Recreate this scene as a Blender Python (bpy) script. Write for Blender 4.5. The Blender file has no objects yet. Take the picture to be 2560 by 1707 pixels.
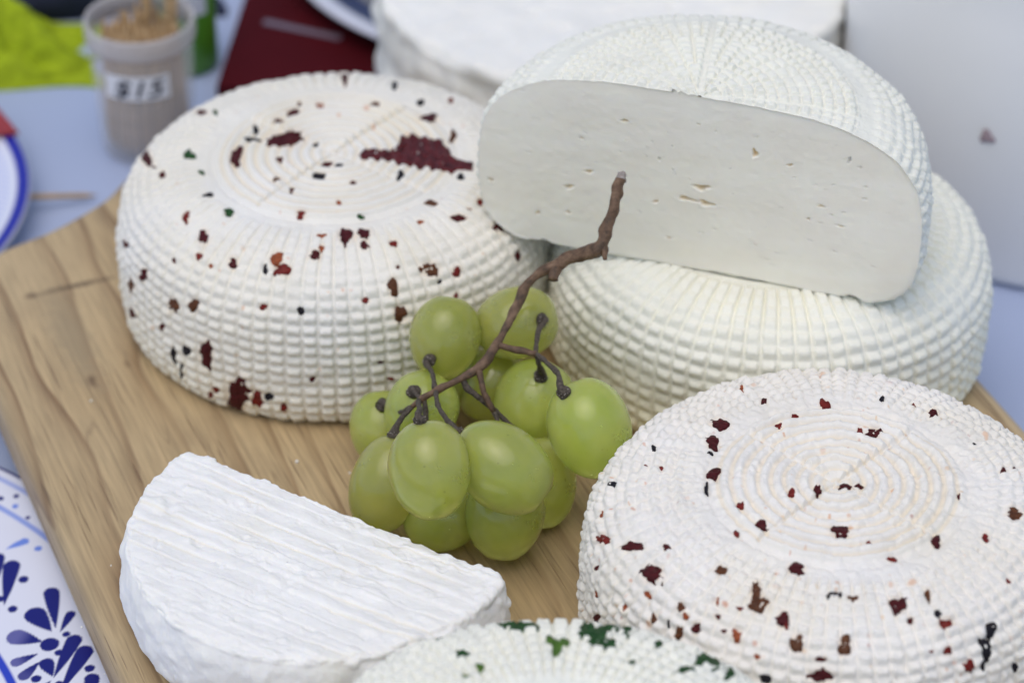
import bpy, math
import numpy as np

# ------------------------------------------------------------------ camera, sky, light, exposure
scene = bpy.context.scene
scene.render.engine = 'CYCLES'
scene.cycles.use_denoising = True
scene.cycles.max_bounces = 8
scene.cycles.transparent_max_bounces = 8
vs = scene.view_settings
vs.view_transform = 'Standard'; vs.look = 'None'; vs.gamma = 1.0; vs.use_curve_mapping = False
vs.exposure = 0.47

PITCH = math.radians(35.5)
FWD = np.array([0, math.cos(PITCH), -math.sin(PITCH)])
UPV = np.array([0, math.sin(PITCH), math.cos(PITCH)])
RGT = np.array([1.0, 0, 0])
cam_d = bpy.data.cameras.new('camera'); cam = bpy.data.objects.new('camera', cam_d)
scene.collection.objects.link(cam)
cam.location = (0, -0.6920, 0.5436)
cam.rotation_euler = (math.radians(90) - PITCH, 0, 0)
cam_d.sensor_width = 36; cam_d.lens = 7500 / 2560 * 36
cam_d.clip_start = 0.02; cam_d.clip_end = 50
cam_d.dof.use_dof = True; cam_d.dof.focus_distance = 0.772; cam_d.dof.aperture_fstop = 10.0
scene.camera = cam

SUN_EL, SUN_AZ = 73, 208         # broad soft light from above and from the camera's side
world = bpy.data.worlds.new('World'); scene.world = world; world.use_nodes = True
wn = world.node_tree; wn.nodes.clear()
sky = wn.nodes.new('ShaderNodeTexSky'); sky.sky_type = 'NISHITA'; sky.sun_disc = False
sky.sun_elevation = math.radians(SUN_EL); sky.sun_rotation = math.radians(SUN_AZ)
sky.air_density = 1.0; sky.dust_density = 2.0
hs = wn.nodes.new('ShaderNodeHueSaturation'); hs.inputs['Saturation'].default_value = 0.87
bg = wn.nodes.new('ShaderNodeBackground'); bg.inputs['Strength'].default_value = 0.12
wo = wn.nodes.new('ShaderNodeOutputWorld')
wn.links.new(sky.outputs[0], hs.inputs['Color']); wn.links.new(hs.outputs[0], bg.inputs[0]); wn.links.new(bg.outputs[0], wo.inputs[0])
sd = bpy.data.lights.new('sun', 'SUN'); sd.energy = 0.7; sd.angle = math.radians(60); sd.color = (1, .915, .80)
sun = bpy.data.objects.new('sun', sd); scene.collection.objects.link(sun)
el, az = math.radians(SUN_EL), math.radians(SUN_AZ)
sun.rotation_euler = (math.radians(90) - el, 0, -az + math.pi)   

# ------------------------------------------------------------------ helpers
COL = scene.collection.objects
rng = np.random.default_rng(7)

def vnoise(P, seed=0):
    P = np.asarray(P, float); i = np.floor(P).astype(np.int64); f = P - i; f = f * f * (3 - 2 * f)
    def h(a, b, c):
        n = (a * 374761393 + b * 668265263 + c * 2147483647 + seed * 1013904223) & 0xffffffff
        n = ((n ^ (n >> 13)) * 1274126177) & 0xffffffff
        n = ((n ^ (n >> 16)) * 2246822519) & 0xffffffff
        return ((n ^ (n >> 15)) & 0xffff) / 65535.0
    x, y, z = i[..., 0], i[..., 1], i[..., 2]; u, v, w = f[..., 0], f[..., 1], f[..., 2]
    c = [[[h(x + a, y + b, z + d) for d in (0, 1)] for b in (0, 1)] for a in (0, 1)]
    l = lambda p, q, t: p + (q - p) * t
    return l(l(l(c[0][0][0], c[1][0][0], u), l(c[0][1][0], c[1][1][0], u), v),
             l(l(c[0][0][1], c[1][0][1], u), l(c[0][1][1], c[1][1][1], u), v), w) * 2 - 1

def fbm(P, seed=0, oct=3):
    P = np.asarray(P, float); r = 0; a = 1
    for k in range(oct):
        r = r + a * vnoise(P * 2 ** k, seed + k * 17); a *= .5
    return r
def hash2(i, j, seed=0):
    n = (i.astype(np.int64) * 73856093 ^ j.astype(np.int64) * 19349663 ^ (seed * 83492791 + 12345)) & 0xffffffff
    n = ((n ^ (n >> 13)) * 1274126177) & 0xffffffff
    return ((n ^ (n >> 16)) & 0xffff) / 65535.0
def sstep(a, b, x):
    t = np.clip((x - a) / (b - a), 0, 1); return t * t * (3 - 2 * t)

def mesh_np(name, V, F, smooth=True, col=None, closed=False):
    """V (n,3) verts, F (m,k) faces (or a list of such arrays), col (n,3) optional point colour"""
    V = np.asarray(V, np.float32); Fs = F if isinstance(F, list) else [F]
    if closed:                                             # make sure a closed skin faces outwards
        c = V.mean(0); vol = 0.
        for f in Fs:
            f = np.asarray(f)
            for k in range(1, f.shape[1] - 1): vol += ((V[f[:, 0]] - c) * np.cross(V[f[:, k]] - c, V[f[:, k + 1]] - c)).sum()
        if vol < 0: Fs = [np.asarray(f)[:, ::-1] for f in Fs]
    me = bpy.data.meshes.new(name); me.vertices.add(len(V)); me.vertices.foreach_set('co', V.ravel())
    idx = np.concatenate([np.asarray(f, np.int32).ravel() for f in Fs])
    tot = np.concatenate([np.full(len(f), np.asarray(f).shape[1], np.int32) for f in Fs])
    st = np.concatenate([[0], np.cumsum(tot)[:-1]]).astype(np.int32)
    me.loops.add(len(idx)); me.loops.foreach_set('vertex_index', idx)
    me.polygons.add(len(tot)); me.polygons.foreach_set('loop_start', st); me.polygons.foreach_set('loop_total', tot)
    if smooth: me.polygons.foreach_set('use_smooth', np.ones(len(tot), bool))
    me.update(calc_edges=True); me.validate()
    if col is not None:
        at = me.color_attributes.new('col', 'FLOAT_COLOR', 'POINT')
        c4 = np.ones((len(V), 4), np.float32); c4[:, :3] = col
        at.data.foreach_set('color', c4.ravel())
    return me
def link(name, me, mat=None, parent=None, loc=None, rot=None):
    o = bpy.data.objects.new(name, me); COL.link(o)
    if mat is not None and me is not None and not me.materials: me.materials.append(mat)
    if parent: o.parent = parent
    if loc is not None: o.location = loc
    if rot is not None: o.rotation_euler = rot
    return o
def tag(o, label=None, cat=None, group=None, kind=None):
    if label: o['label'] = label
    if cat: o['category'] = cat
    if group: o['group'] = group
    if kind: o['kind'] = kind
    return o
def empty(name, loc=(0, 0, 0), rot=(0, 0, 0)):
    o = bpy.data.objects.new(name, None); COL.link(o); o.location = loc; o.rotation_euler = rot; o.empty_display_size = .01
    return o
def grid_faces(n, m, wrap=False):
    """n rows, m columns -> quads (rows outer); wrap joins the last column to the first"""
    i = np.arange(n - 1)[:, None]; j = np.arange(m if wrap else m - 1)[None]; k = (j + 1) % m
    return np.stack([i * m + j, (i + 1) * m + j, (i + 1) * m + k, i * m + k], -1).reshape(-1, 4)
def lathe(name, rz, n=64, mat=None, parent=None, smooth=True, **kw):
    rz = np.array(rz, float); th = np.linspace(0, 2 * np.pi, n, endpoint=False)
    V = np.stack([rz[:, :1] * np.cos(th), rz[:, :1] * np.sin(th), rz[:, 1:] + 0 * th], -1).reshape(-1, 3)
    return link(name, mesh_np(name, V, grid_faces(len(rz), n, True), smooth, None, True), mat, parent, **kw)
def tube_mesh(name, pts, rad, n=10, jit=0., seed=0, cap=True, sub=4):
    P = np.array(pts, float); R = np.broadcast_to(np.array(rad, float), (len(P),)).copy()
    if len(P) > 2 and sub > 1:                                   # Catmull-Rom refinement
        Q = np.vstack([2 * P[0] - P[1], P, 2 * P[-1] - P[-2]]); out = []; ro = []
        for i in range(len(P) - 1):
            for k in range(sub):
                t = k / sub; a, b, c, d = Q[i:i + 4]
                out.append(.5 * (2 * b + (c - a) * t + (2 * a - 5 * b + 4 * c - d) * t * t + (3 * b - a - 3 * c + d) * t ** 3)); ro.append(R[i] + (R[i + 1] - R[i]) * t)
        P = np.array(out + [P[-1]]); R = np.array(ro + [R[-1]])
    T = np.gradient(P, axis=0); T /= np.linalg.norm(T, axis=1)[:, None]
    ref = np.array([.3, .2, 1.]); ref /= np.linalg.norm(ref)
    A = np.cross(T, ref); A /= np.linalg.norm(A, axis=1)[:, None] + 1e-9; B = np.cross(T, A)
    th = np.linspace(0, 2 * np.pi, n, endpoint=False)
    dirs = A[:, None] * np.cos(th)[:, None] + B[:, None] * np.sin(th)[:, None]
    V = P[:, None] + dirs * R[:, None, None]
    if jit: V = V + dirs * (R[:, None] * jit * vnoise(V / (R.mean() * 1.6), seed))[..., None]
    V = V.reshape(-1, 3); F = [grid_faces(len(P), n, True)]
    if cap:
        V = np.vstack([V, P[0] - T[0] * R[0] * .25, P[-1] + T[-1] * R[-1] * .25]); a = len(V) - 2; j = np.arange(n); k = (j + 1) % n
        F.append(np.stack([np.full(n, a), j, k], 1)); o = (len(P) - 1) * n
        F.append(np.stack([np.full(n, a + 1), o + k, o + j], 1))
    return mesh_np(name, V, F, closed=True)

# ------------------------------------------------------------------ materials
def new_mat(name):
    m = bpy.data.materials.new(name); m.use_nodes = True
    nt = m.node_tree; return m, nt, nt.nodes['Principled BSDF']
def nd(nt, typ, **kw):
    n = nt.nodes.new(typ)
    for k, v in kw.items():
        if k.startswith('i_'):
            key = k[2:]; n.inputs[int(key) if key.isdigit() else key].default_value = v
        else: setattr(n, k, v)
    return n
def simple(name, col, rough=.5, spec=.5, var=.0, scale=60, bump=0., bscale=400, **extra):
    m, nt, b = new_mat(name); b.inputs['Roughness'].default_value = rough; b.inputs['Specular IOR Level'].default_value = spec
    b.inputs['Base Color'].default_value = (*col, 1)
    for k, v in extra.items(): b.inputs[k].default_value = v
    tc = nd(nt, 'ShaderNodeTexCoord')
    if var:
        n = nd(nt, 'ShaderNodeTexNoise', i_Scale=scale, i_Detail=3.0); nt.links.new(tc.outputs['Object'], n.inputs['Vector'])
        r = nd(nt, 'ShaderNodeMapRange', i_1=.25, i_2=.75, i_3=1 - var, i_4=1 + var); nt.links.new(n.outputs[0], r.inputs[0])
        mx = nd(nt, 'ShaderNodeMix', data_type='RGBA', blend_type='MULTIPLY'); mx.inputs[0].default_value = 1
        mx.inputs[6].default_value = (*col, 1); nt.links.new(r.outputs[0], mx.inputs[7]); nt.links.new(mx.outputs[2], b.inputs['Base Color'])
    if bump:
        n = nd(nt, 'ShaderNodeTexNoise', i_Scale=bscale, i_Detail=4.0); nt.links.new(tc.outputs['Object'], n.inputs['Vector'])
        bp = nd(nt, 'ShaderNodeBump', i_Strength=bump, i_Distance=.0006); nt.links.new(n.outputs[0], bp.inputs['Height']); nt.links.new(bp.outputs[0], b.inputs['Normal'])
    return m
def cheese_mat(name, tone, sss=.12, rad=.0006, bump=.5, bscale=900):
    m, nt, b = new_mat(name)
    at = nd(nt, 'ShaderNodeAttribute', attribute_name='col'); tc = nd(nt, 'ShaderNodeTexCoord')
    n1 = nd(nt, 'ShaderNodeTexNoise', i_Scale=70.0, i_Detail=4.0); nt.links.new(tc.outputs['Object'], n1.inputs['Vector'])
    rp = nd(nt, 'ShaderNodeMapRange', i_1=.3, i_2=.7, i_3=.955, i_4=1.03); nt.links.new(n1.outputs[0], rp.inputs[0])
    m1 = nd(nt, 'ShaderNodeMix', data_type='RGBA', blend_type='MULTIPLY'); m1.inputs[0].default_value = 1; m1.inputs[6].default_value = (*tone, 1)
    nt.links.new(at.outputs['Color'], m1.inputs[7])
    m2 = nd(nt, 'ShaderNodeMix', data_type='RGBA', blend_type='MULTIPLY'); m2.inputs[0].default_value = 1
    nt.links.new(m1.outputs[2], m2.inputs[6]); nt.links.new(rp.outputs[0], m2.inputs[7]); nt.links.new(m2.outputs[2], b.inputs['Base Color'])
    b.inputs['Roughness'].default_value = .5; b.inputs['Specular IOR Level'].default_value = .35
    b.inputs['Subsurface Weight'].default_value = sss; b.inputs['Subsurface Radius'].default_value = (1, .85, .55); b.inputs['Subsurface Scale'].default_value = rad
    n2 = nd(nt, 'ShaderNodeTexNoise', i_Scale=float(bscale), i_Detail=3.0, i_Roughness=.6); nt.links.new(tc.outputs['Object'], n2.inputs['Vector'])
    bp = nd(nt, 'ShaderNodeBump', i_Strength=bump, i_Distance=.0005); nt.links.new(n2.outputs[0], bp.inputs['Height']); nt.links.new(bp.outputs[0], b.inputs['Normal'])
    return m
def attr_mat(name, rough=.2, spec=.5, coat=0.):
    m, nt, b = new_mat(name); at = nd(nt, 'ShaderNodeAttribute', attribute_name='col')
    nt.links.new(at.outputs['Color'], b.inputs['Base Color']); b.inputs['Roughness'].default_value = rough; b.inputs['Specular IOR Level'].default_value = spec
    b.inputs['Coat Weight'].default_value = coat; return m

M_CH = cheese_mat('fresh_cheese', (.86, .855, .755))
M_CHP = cheese_mat('chili_cheese', (.83, .805, .735))
M_CHF = cheese_mat('chili_cheese_pink', (.85, .82, .76))
M_CUT = cheese_mat('cheese_cut', (.95, .895, .78), sss=.35, rad=.002, bump=.12, bscale=500)  # tone raised above the rind's, standing in for light on this face
M_SMOOTH = cheese_mat('smooth_cheese', (.86, .85, .79), bump=.25, bscale=300)
FL = dict(D=simple('chili_dark', (.060, .006, .007), .5, .18, .5, 900, .6), R=simple('chili_red', (.15, .013, .009), .5, .2, .45, 900, .6),
          O=simple('chili_orange', (.27, .065, .022), .5, .2, .4, 900, .5), K=simple('pepper_dark', (.014, .012, .016), .55, .15, .4, 900, .5),
          G=simple('herb_green', (.018, .065, .015), .5, .2, .5, 700, .6), V=simple('herb_leaf_green', (.07, .15, .018), .5, .25, .45, 500, .6),
          B=simple('chili_brown', (.095, .034, .013), .5, .2, .5, 900, .6), X=simple('chili_dark_red', (.085, .009, .009), .45, .25, .6, 500, .6))
L_FLAKES = [(2.67,16.8,-2.08,-4.11,3.61,-2.13,'D'),(3.189,28.6,0.22,-1.66,4.9,-0.16,'D'),(2.834,25.9,-0.53,-2.13,1.06,-0.4,'K'),(2.642,27.2,-0.3,-0.63,2.44,-1.58,'K'),(2.114,25.9,-1.63,-1.03,0.9,-1.74,'D'),(2.35,24.5,-1.0,-1.03,1.12,-1.34,'D'),(1.979,29.6,-0.56,-0.24,0.51,-1.42,'D'),(1.784,26.4,-1.16,-0.32,0.29,-1.74,'O'),(2.542,50.0,0.16,-2.45,1.71,-1.58,'D'),(2.532,44.9,-0.21,-0.79,1.41,-1.19,'G'),(3.107,42.5,0.4,-1.5,2.4,-0.32,'G'),(3.358,38.9,0.31,-0.71,0.79,0.08,'G'),(3.27,50.3,0.55,-0.87,2.12,0.08,'D'),(3.666,40.6,0.96,-1.11,0.96,0.47,'K'),(3.949,41.1,1.16,-0.87,1.22,1.11,'G'),(3.751,50.1,0.86,-0.63,1.8,1.19,'R'),(2.975,58.2,2.5,-2.77,7.85,-3.16,'D'),(3.965,52.0,1.21,-0.71,1.86,1.98,'D'),(4.427,13.6,1.79,-0.55,0.51,1.42,'K'),(4.452,7.0,1.56,-0.4,0.43,1.27,'D'),(4.942,7.9,1.14,0.32,-0.2,1.03,'K'),(3.368,16.1,0.25,-1.03,1.29,0.16,'D'),(3.87,21.3,0.7,-0.79,0.84,0.63,'B'),(4.21,23.1,0.58,-0.4,0.65,1.03,'D'),(4.47,32.9,1.24,-0.24,0.46,1.58,'R'),(5.058,18.2,0.89,0.32,-0.37,1.19,'D'),(4.803,27.0,0.68,0.08,-0.04,0.79,'O'),(4.976,34.3,0.86,0.24,-0.15,0.65,'G'),(5.737,22.9,0.58,0.87,-1.76,1.11,'K'),(5.997,38.4,0.54,1.03,-1.33,0.4,'K'),(5.564,38.0,1.19,1.11,-1.01,0.95,'B'),(0.672,34.0,-1.39,2.29,-1.87,-1.42,'D'),(0.908,39.2,-0.86,0.95,-0.92,-1.11,'K'),(0.801,47.8,-0.3,0.95,-1.57,-1.58,'R'),(0.333,36.2,-0.17,0.95,-2.73,-0.87,'B'),(1.555,46.5,-1.09,0.08,-0.29,-5.3,'D'),(1.206,44.8,-0.84,0.55,-1.33,-3.32,'K'),(1.191,29.3,-1.1,0.47,-0.46,-0.95,'B'),(2.498,7.4,-0.56,-0.79,0.77,-0.63,'K'),(5.111,47.4,1.11,0.32,-0.37,1.03,'R'),(4.832,41.7,2.03,0.16,-0.26,3.0,'D'),(4.957,41.7,1.77,0.4,-0.39,1.98,'D'),(4.939,46.2,1.08,0.24,-0.36,1.74,'D'),(4.646,49.0,1.53,-0.08,0.15,1.66,'D'),(4.681,46.3,0.8,0.0,0.07,1.34,'O'),(4.672,41.4,1.36,-0.08,0.06,0.71,'O'),(4.436,51.4,1.6,-0.32,0.72,2.37,'O'),(4.489,54.4,2.02,-0.32,0.42,1.74,'R'),(4.398,55.2,0.68,-0.16,0.51,1.74,'K'),(4.216,55.7,1.2,-0.32,0.77,1.5,'D'),(4.024,57.4,1.06,-0.47,0.71,0.95,'R'),(4.109,58.5,0.72,-0.32,0.27,0.47,'O'),(3.892,61.8,0.75,-0.32,0.37,0.63,'D'),(3.71,72.1,2.09,-1.19,0.3,1.66,'D'),(3.578,80.3,2.42,-1.5,-0.3,2.13,'B'),(3.462,71.0,1.89,-1.19,0.6,0.87,'D'),(3.572,90.5,3.03,-1.98,-0.4,1.98,'D'),(3.958,73.9,2.0,-0.95,0.1,2.06,'B'),(4.081,70.7,1.78,-0.63,0.2,1.82,'B'),(4.43,65.3,1.16,-0.24,0.1,0.87,'R'),(4.602,65.3,1.06,-0.08,0.0,1.11,'K'),(4.895,62.8,1.04,0.16,-0.09,0.79,'R'),(5.033,60.3,1.37,0.24,-0.46,2.21,'B'),(5.237,58.2,2.23,0.71,-0.8,1.82,'B'),(5.363,61.2,1.2,0.4,-0.65,1.34,'R'),(5.083,55.2,0.6,0.08,-0.17,0.55,'D'),(5.262,62.1,0.66,0.16,-0.28,0.63,'K'),(5.045,67.8,1.76,0.4,-0.29,2.06,'B'),(5.579,47.4,1.56,1.19,-0.89,0.79,'D'),(5.356,43.0,0.81,0.47,-0.47,0.63,'O'),(3.94,91.4,1.31,-0.63,-0.3,2.69,'K'),(3.987,95.5,0.74,-0.36,-0.6,3.32,'K'),(4.031,87.0,2.02,-0.95,-0.1,1.5,'K'),(4.15,84.9,2.32,-0.87,-0.3,4.03,'D'),(3.87,84.0,1.21,-0.63,-0.1,1.19,'D'),(4.185,96.5,1.51,-0.55,-0.2,1.27,'R'),(4.295,96.6,3.52,-1.11,-0.91,6.56,'D'),(4.392,96.1,1.51,-0.32,-0.3,3.16,'R'),(4.448,94.1,1.51,-0.32,-0.1,1.19,'K'),(4.511,97.3,0.8,-0.16,-0.1,1.58,'R'),(4.144,99.8,0.8,-0.4,-0.5,1.74,'R'),(4.646,86.5,0.81,-0.08,0.0,0.87,'D'),(5.737,66.6,0.97,0.55,-0.97,1.34,'D'),(5.583,47.9,1.57,1.11,-0.82,0.79,'D'),(5.319,67.4,0.88,0.32,-0.29,0.79,'R'),(4.945,81.8,0.91,0.16,0.0,0.55,'D'),(4.989,88.1,0.81,0.16,0.0,0.71,'R'),(5.689,47.4,0.59,0.47,-0.59,0.4,'R'),(5.799,47.9,0.75,0.71,-1.35,0.79,'R'),(5.752,56.6,1.83,1.27,-1.92,1.34,'D')]
F_FLAKES = [(2.406,37.5,-1.35,-1.94,1.47,-1.21,'D'),(2.614,34.7,-0.6,-1.29,2.02,-0.97,'D'),(2.755,48.6,0.08,-0.65,1.06,-0.4,'K'),(2.746,33.3,-0.21,-0.57,0.48,-0.19,'K'),(2.988,30.8,-0.1,-1.53,1.69,-0.16,'D'),(3.176,32.6,0.1,-0.48,1.84,0.16,'K'),(2.083,26.5,-0.83,-0.4,0.62,-0.89,'R'),(1.869,28.7,-0.77,-0.24,0.21,-0.5,'R'),(1.989,38.9,-0.67,-0.32,0.55,-1.05,'D'),(1.577,33.6,-1.05,-0.08,0.16,-1.53,'R'),(2.026,47.6,-0.37,-0.4,1.12,-1.94,'O'),(1.068,23.1,-1.27,0.73,-0.73,-1.7,'D'),(1.225,22.4,-0.6,0.24,-0.21,-0.89,'R'),(0.842,41.2,-0.84,1.13,-0.9,-1.29,'D'),(1.181,39.2,-0.43,0.32,-0.43,-1.61,'K'),(0.98,40.8,-0.38,0.32,-0.3,-0.62,'R'),(3.673,6.0,0.39,-0.65,1.52,1.05,'D'),(5.498,2.6,1.16,1.05,-0.9,0.65,'D'),(5.941,5.5,0.35,0.97,-0.79,0.16,'D'),(3.493,12.4,0.33,-0.81,0.98,0.48,'R'),(3.484,26.0,0.33,-0.65,1.18,0.48,'R'),(3.83,25.7,0.73,-0.89,1.13,1.05,'D'),(3.764,32.3,0.35,-0.48,0.66,0.48,'R'),(4.659,19.4,2.22,-0.08,-0.09,1.78,'D'),(4.939,24.7,0.7,0.16,-0.23,0.65,'R'),(5.064,31.2,0.88,0.32,-0.34,0.73,'R'),(5.485,31.5,0.84,0.81,-1.33,1.13,'D'),(5.74,40.0,0.57,0.73,-1.63,0.73,'R'),(6.048,44.1,0.9,1.78,-2.14,0.24,'B'),(0.154,42.8,0.07,0.81,-1.01,-0.32,'D'),(0.176,45.8,0.07,0.47,-0.69,-0.23,'D'),(6.095,30.0,0.08,0.36,-1.23,0.08,'D'),(0.443,40.2,-0.13,0.48,-0.57,-0.36,'K'),(5.561,51.2,0.48,0.32,-0.64,0.48,'R'),(3.302,61.5,1.94,-1.7,1.29,0.48,'R'),(3.471,55.2,1.96,-2.02,1.02,0.57,'D'),(3.6,48.4,0.61,-0.65,0.61,0.32,'D'),(3.676,55.4,1.88,-1.53,1.79,1.37,'D'),(3.94,44.1,1.04,-0.73,0.83,0.97,'B'),(4.342,34.7,1.74,-0.57,0.49,1.61,'D'),(4.191,45.4,0.99,-0.48,1.21,2.5,'B'),(4.238,48.3,1.81,-0.73,0.68,1.61,'B'),(4.609,41.8,1.84,-0.16,0.0,1.13,'K'),(4.712,42.6,1.34,0.0,-0.07,0.73,'B'),(4.942,45.5,1.71,0.32,-0.64,2.1,'D'),(4.983,49.9,0.78,0.16,-0.23,0.65,'D'),(5.127,50.0,0.86,0.32,-0.47,0.89,'K'),(5.14,52.8,1.72,0.48,-0.49,0.97,'R'),(5.325,58.1,1.42,0.65,-0.89,1.45,'K'),(5.275,61.7,1.2,0.48,-1.02,2.5,'K'),(5.243,65.2,0.67,0.24,-0.29,1.21,'K'),(5.102,58.9,0.9,0.24,-0.27,0.89,'R'),(5.177,64.1,1.32,0.4,-0.28,1.37,'R'),(4.665,55.2,1.36,0.0,0.0,2.02,'B'),(4.565,58.6,1.43,-0.16,0.0,0.48,'D'),(4.461,55.7,1.2,-0.16,0.34,1.86,'B'),(4.574,62.3,2.23,-0.16,0.19,1.45,'D'),(4.373,50.4,1.18,-0.32,0.47,1.86,'D'),(4.395,51.8,0.48,-0.08,0.16,0.73,'R'),(4.2,57.5,0.97,-0.32,0.53,1.37,'O'),(4.141,57.6,0.62,-0.24,0.26,0.48,'D'),(4.087,55.0,0.68,-0.32,0.26,0.48,'D'),(4.021,59.6,0.81,-0.4,0.63,1.13,'D'),(3.911,57.3,0.88,-0.48,0.7,0.89,'B'),(3.949,58.3,0.53,-0.32,0.45,0.65,'O'),(3.955,62.8,1.03,-0.57,0.56,1.21,'B'),(3.817,63.4,0.56,-0.32,0.47,0.97,'B'),(3.892,62.2,0.29,-0.19,0.37,0.73,'K'),(3.732,59.6,0.72,-0.48,0.54,0.48,'O'),(3.66,65.9,0.37,-0.31,0.57,0.97,'O'),(3.468,78.3,2.35,-1.86,0.1,1.21,'D'),(3.38,67.0,0.59,-0.5,0.38,0.4,'D'),(3.44,71.8,0.94,-0.78,0.29,0.73,'O'),(2.994,57.1,1.14,-1.7,1.05,-0.16,'K'),(3.16,60.2,0.49,-0.5,1.37,0.08,'O'),(4.159,51.0,0.64,-0.24,0.16,0.4,'R'),(4.046,51.7,0.32,-0.24,0.48,0.81,'O'),(4.313,60.7,0.73,-0.24,0.18,0.57,'O'),(4.361,65.2,1.33,-0.32,0.1,1.05,'K'),(5.4,69.9,0.87,0.48,-0.1,0.97,'K'),(2.928,48.3,0.08,-0.48,0.52,-0.12,'R'),(2.941,44.4,0.07,-0.65,0.54,-0.12,'R'),(5.03,58.3,0.62,0.16,-0.07,0.25,'R'),(5.127,44.7,0.7,0.24,-0.77,1.37,'B')]
H_FLAKES = [(1.731,52.7,-2.86,-1.68,0.41,-3.2,'G'),(1.546,40.4,-2.85,0.08,-0.06,-4.57,'V'),(1.407,50.0,-1.48,0.56,-0.47,-3.85,'G'),(1.348,46.5,-1.89,0.64,-0.58,-3.2,'G'),(1.279,43.3,-1.63,0.72,-0.61,-2.16,'G'),(1.316,53.4,-1.32,1.52,-0.74,-3.61,'G'),(1.238,54.2,-0.59,1.28,-1.0,-3.53,'G'),(1.059,50.0,-0.54,0.64,-0.47,-1.04,'G'),(2.089,42.6,-0.87,-0.64,0.73,-1.28,'G'),(2.067,35.6,-0.89,-0.56,0.95,-1.76,'V'),(2.183,34.9,-0.66,-0.56,0.6,-0.88,'V'),(1.081,37.5,-0.53,0.32,-0.59,-1.12,'G'),(0.817,44.4,-0.83,1.36,-0.9,-1.12,'G'),(0.848,52.7,-0.33,2.4,-1.47,-2.24,'G'),(0.811,55.6,0.0,3.29,-1.97,-2.96,'G'),(0.716,54.6,0.25,1.84,-2.78,-3.53,'G'),(2.064,57.5,-0.61,-0.08,0.35,-0.56,'G'),(0.697,59.8,0.0,0.96,-0.81,-0.8,'G')]
# ------------------------------------------------------------------ table and board (the setting)
def table_mat():
    m, nt, b = new_mat('table_cloth'); tc = nd(nt, 'ShaderNodeTexCoord')
    n = nd(nt, 'ShaderNodeTexNoise', i_Scale=6.0, i_Detail=3.0); nt.links.new(tc.outputs['Object'], n.inputs['Vector'])
    r = nd(nt, 'ShaderNodeMix', data_type='RGBA'); r.inputs[6].default_value = (.35, .42, .60, 1); r.inputs[7].default_value = (.43, .50, .68, 1)
    nt.links.new(n.outputs[0], r.inputs[0]); nt.links.new(r.outputs[2], b.inputs['Base Color'])
    n2 = nd(nt, 'ShaderNodeTexNoise', i_Scale=45.0, i_Detail=5.0); nt.links.new(tc.outputs['Object'], n2.inputs['Vector'])
    bp = nd(nt, 'ShaderNodeBump', i_Strength=.25, i_Distance=.002); nt.links.new(n2.outputs[0], bp.inputs['Height']); nt.links.new(bp.outputs[0], b.inputs['Normal'])
    b.inputs['Roughness'].default_value = .45; return m
def box_mesh(name, x0, x1, y0, y1, z0, z1, bev=0):
    import bmesh
    bm = bmesh.new(); vs = [bm.verts.new((x, y, z)) for z in (z0, z1) for x, y in ((x0, y0), (x1, y0), (x1, y1), (x0, y1))]
    for f in ((3, 2, 1, 0), (4, 5, 6, 7), (0, 1, 5, 4), (1, 2, 6, 5), (2, 3, 7, 6), (3, 0, 4, 7)): bm.faces.new([vs[i] for i in f])
    if bev: bmesh.ops.bevel(bm, geom=bm.edges[:], offset=bev, segments=3, profile=.5, affect='EDGES')
    me = bpy.data.meshes.new(name); bm.to_mesh(me); bm.free(); return me
tag(link('table_top', box_mesh('table_top', -.75, .75, -.55, .75, -.03, 0, .004), table_mat()), 'pale periwinkle tablecloth surface under everything', 'table', kind='structure')

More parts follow.
